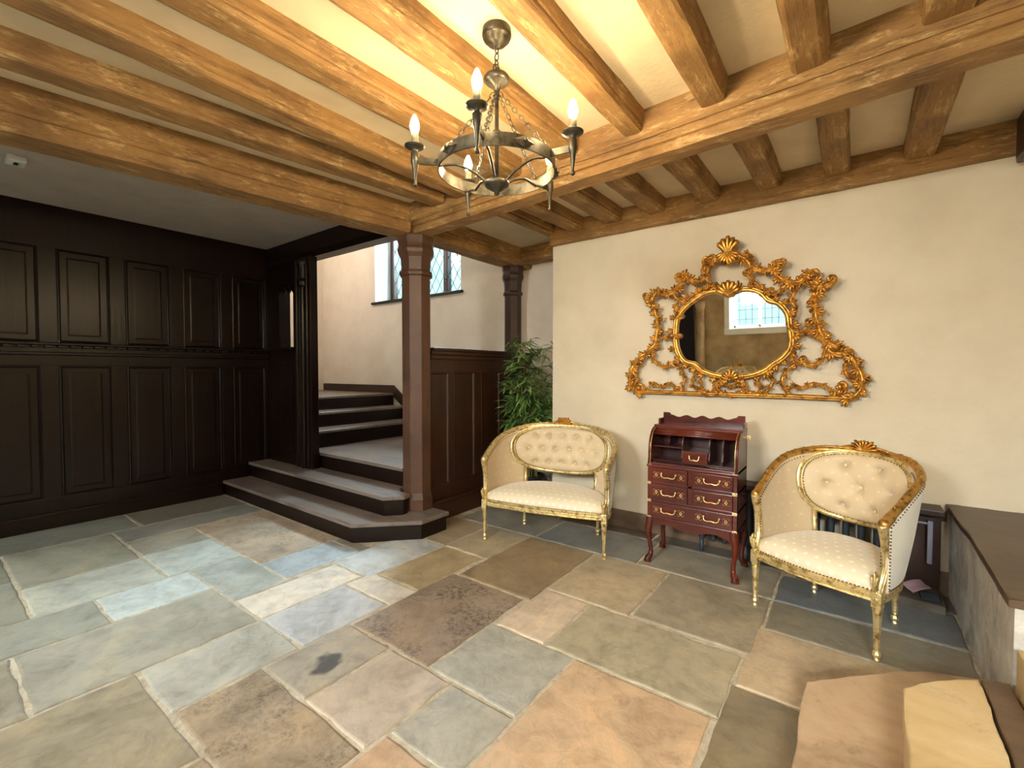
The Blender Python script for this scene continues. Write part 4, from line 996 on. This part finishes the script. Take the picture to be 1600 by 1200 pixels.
# cabriole legs
for sx in (-1, 1):
    for yy, sy in ((F+.02, -1), (K-.02, 1)):
        x = sx*(W2-.022); bm = B()
        pts = spline([(x, yy, .34), (x+sx*.006, yy+sy*.006, .295), (x+sx*.014, yy+sy*.014, .24), (x+sx*.006, yy+sy*.006, .16), (x-sx*.002, yy-sy*.002, .08), (x+sx*.004, yy+sy*.006, .045), (x+sx*.012, yy+sy*.016, .03), (x+sx*.016, yy+sy*.022, .012), (x+sx*.016, yy+sy*.022, 0)], 4)
        m_ = len(pts); rad = []
        for i, q_ in enumerate(pts):
            z = q_.z; rad.append(.034 if z > .31 else .018+.012*max(0, (z-.16)/.14) if z > .16 else .0155 if z > .07 else .0155+.012*(1-z/.07)**.6)
        tube(bm, pts, rad, 12, up=(0, 1, 0)); lg_ = fin('leg', bm, mahX, dk, smooth=True)
        bm = B(); ball(bm, (x+sx*.014, yy+sy*.020, .022), .0245, 12, sz=.88, sy=1.15); fin('foot', bm, mahD, lg_, smooth=True, label='dark polished pad foot')
# roll sides
prf = [(F-.004, .745)]+[(F+.012+.0-.018*math.sin(a*math.pi/2*1.2)+.145*(1-math.cos(a*math.pi/2)), .80+.215*math.sin(a*math.pi/2)) for a in [i/12 for i in range(13)]]+[(K, 1.015), (K, .745)]
for sx in (-1, 1):
    xa, xb = sx*W2, sx*(W2-.016)
    bm = B(); loft(bm, [[Vector((xa, y, z)) for y, z in prf], [Vector((xb, y, z)) for y, z in prf]]); sd_ = fin('roll_side', bm, mahX, dk)
    bm = B(); tube(bm, [(sx*(W2-.008), y-.002, z+.002) for y, z in prf[:-2]], .0075, 8); fin('rim', bm, brass if False else mahX, sd_, smooth=True)
    bm = B(); tube(bm, [(sx*(W2-.019), y-.002, z+.001) for y, z in prf[:-2]], .0028, 6); fin('brass_stringing', bm, brass, sd_, smooth=True)
bm = B(); box(bm, -W2+.01, W2-.01, F+.135, K, 1.005, 1.022, .004); box(bm, -W2-.004, W2+.004, F+.145, K, 1.018, 1.034, .004); fin('top', bm, mahX, dk)
bm = B()
for i in range(6):
    a = .62+i*.065; y = F+.014+.145*(1-math.cos(a*math.pi/2)); z = .80+.215*math.sin(a*math.pi/2); tube(bm, [(-W2+.016, y+.012, z-.006), (W2-.016, y+.012, z-.006)], .0095, 8)
fin('roll_shutter', bm, mahX, dk, smooth=True)
bm = B(); n = 40; rings = []
for i in range(n+1):
    x = -W2+.012+(2*W2-.024)*i/n; u = abs(i/n*2-1)
    z = 1.118 if u > .80 else 1.085+.020*math.cos((u)*math.pi*2.5)**2*(1-u*.2)
    rings.append([Vector((x, K-.016, 1.03)), Vector((x, K, 1.03)), Vector((x, K, z)), Vector((x, K-.016, z))])
loft(bm, rings)
for sx in (-1, 1):
    box(bm, min(sx*W2, sx*(W2-.014)), max(sx*W2, sx*(W2-.014)), K-.10, K, 1.03, 1.075, .004)
fin('gallery', bm, mahX, dk)
# pigeonholes
bm = B(); yb = K-.02
box(bm, -W2+.016, W2-.016, F+.10, yb, .76, .772); box(bm, -W2+.016, W2-.016, yb-.012, yb, .76, .995)
def div(x, z0, z1, yf, th=.008):
    pr_ = [(yf+.02, z0), (yf, z0+(z1-z0)*.15), (yf+.018, z0+(z1-z0)*.4), (yf+.008, z0+(z1-z0)*.6), (yf+.035, z0+(z1-z0)*.85), (yf+.05, z1), (yb, z1), (yb, z0)]
    loft(bm, [[Vector((x, y, z)) for y, z in pr_], [Vector((x+th, y, z)) for y, z in pr_]])
div(-.085, .772, .985, F+.075); div(.105, .772, .985, F+.075); div(.195, .772, .985, F+.075); div(-.188, .885, .985, F+.10)
box(bm, -W2+.016, -.085, F+.08, yb, .872, .882)
box(bm, -W2+.016, .105, F+.06, F+.075, .772, .776)
fin('pigeonholes', bm, mahD, dk)
bm = B(); box(bm, -.074, .102, F+.06, yb-.02, .776, .858, .003); d = fin('drawer', bm, mahX, dk, label='small inner drawer'); handle(d, .014, F+.06, .816, .034)
bm = B(); tube(bm, [(W2, F+.15, .985), (W2+.03, F+.15, .985)], .004, 6); box(bm, W2+.028, W2+.052, F+.148, F+.152, .972, .998, .002); fin('key', bm, brass, dk)

# ================================================================ PLANT
pt = root('potted_bamboo', (-2.86, 4.16, 0), label='bushy green bamboo plant in the recess between the screen and the mirror wall', cat='plant')
bm = B(); lathe(bm, [(.10, 0), (.11, .01), (.15, .26), (.165, .27), (.165, .30), (.145, .30), (.14, .27)], n=28); fin('pot', bm, potm, pt, smooth=True)
bm = B(); lathe(bm, [(.01, .262), (.138, .265), (.138, .272), (.01, .278)], n=20); fin('soil', bm, st_dark, pt)
rn = random.Random(11); canes = []
bm = B(); lf = B()
def blade(q, d, L, wd):
    d = d.normalized(); s_ = d.cross(Vector((0, 0, 1)));
    if s_.length < .1: s_ = Vector((1, 0, 0))
    s_.normalize(); s_ = (s_+Vector((0, 0, rn.uniform(-.5, .5)))).normalized(); prev = None; n = 6; u = s_.cross(d)
    for i in range(n+1):
        t = i/n; c = q+d*(L*t)+Vector((0, 0, -.30*L*t*t)); wv = wd*(math.sin(math.pi*(t*.92+.06))**.7)
        a = lf.verts.new(c+s_*wv+u*wv*.25); m_ = lf.verts.new(c); b = lf.verts.new(c-s_*wv+u*wv*.25)
        if prev: lf.faces.new((prev[0], prev[1], m_, a)); lf.faces.new((prev[1], prev[2], b, m_))
        prev = (a, m_, b)
for k in range(16):
    a = rn.uniform(0, 6.28); r0 = rn.uniform(.01, .09); x, y = r0*math.cos(a), r0*math.sin(a); H = rn.uniform(1.0, 1.55) if k > 3 else rn.uniform(1.6, 1.74); ln = rn.uniform(.02, .14)
    a2 = a+rn.uniform(-.6, .6); pts = spline([(x, y, .27), (x+ln*.3*math.cos(a2), y+ln*.3*math.sin(a2), .27+(H-.27)*.5), (x+ln*math.cos(a2), y+ln*math.sin(a2), H)], 8)
    tube(bm, pts, [.007*(1-.6*i/len(pts)) for i in range(len(pts))], 6)
    for i, q_ in enumerate(pts[4:]):
        ball(bm, q_, .0075, 6, sz=.5)
        for rep in range(2 if i % 2 else 1):
            ab = rn.uniform(0, 6.28); bl = rn.uniform(.10, .27)*(1.1-.45*i/12); tip = q_+Vector((math.cos(ab)*bl, math.sin(ab)*bl, bl*rn.uniform(.15, .75)))
            if tip.y > .48: tip.y = .48
            if tip.x > .36: tip.x = .36
            if tip.x < -.24: tip.x = -.24
            tip.y = max(tip.y, -.42)
            if tip.x > .3 and tip.y < -.1: tip.y = -.05
            tube(bm, [q_, tip], .0018, 4)
            for j in range(4):
                t = .35+.65*(j+rn.random())/4; p0 = q_.lerp(tip, min(1, t))
                for jj in range(2):
                    aa = ab+rn.uniform(-1.1, 1.1); d = Vector((math.cos(aa), math.sin(aa), rn.uniform(-.35, .65)))
                    Lf = rn.uniform(.11, .21)
                    e = p0+d.normalized()*Lf
                    if e.x > .375 or e.y > .52 or e.x < -.28: d.x *= -.4; d.y = -abs(d.y)
                    if e.z > 1.86: d.z = .1
                    blade(p0, d, Lf, rn.uniform(.0075, .0125))
fin('canes', bm, bark, pt, smooth=True)
fin('foliage', lf, leafm, pt, kind='stuff')
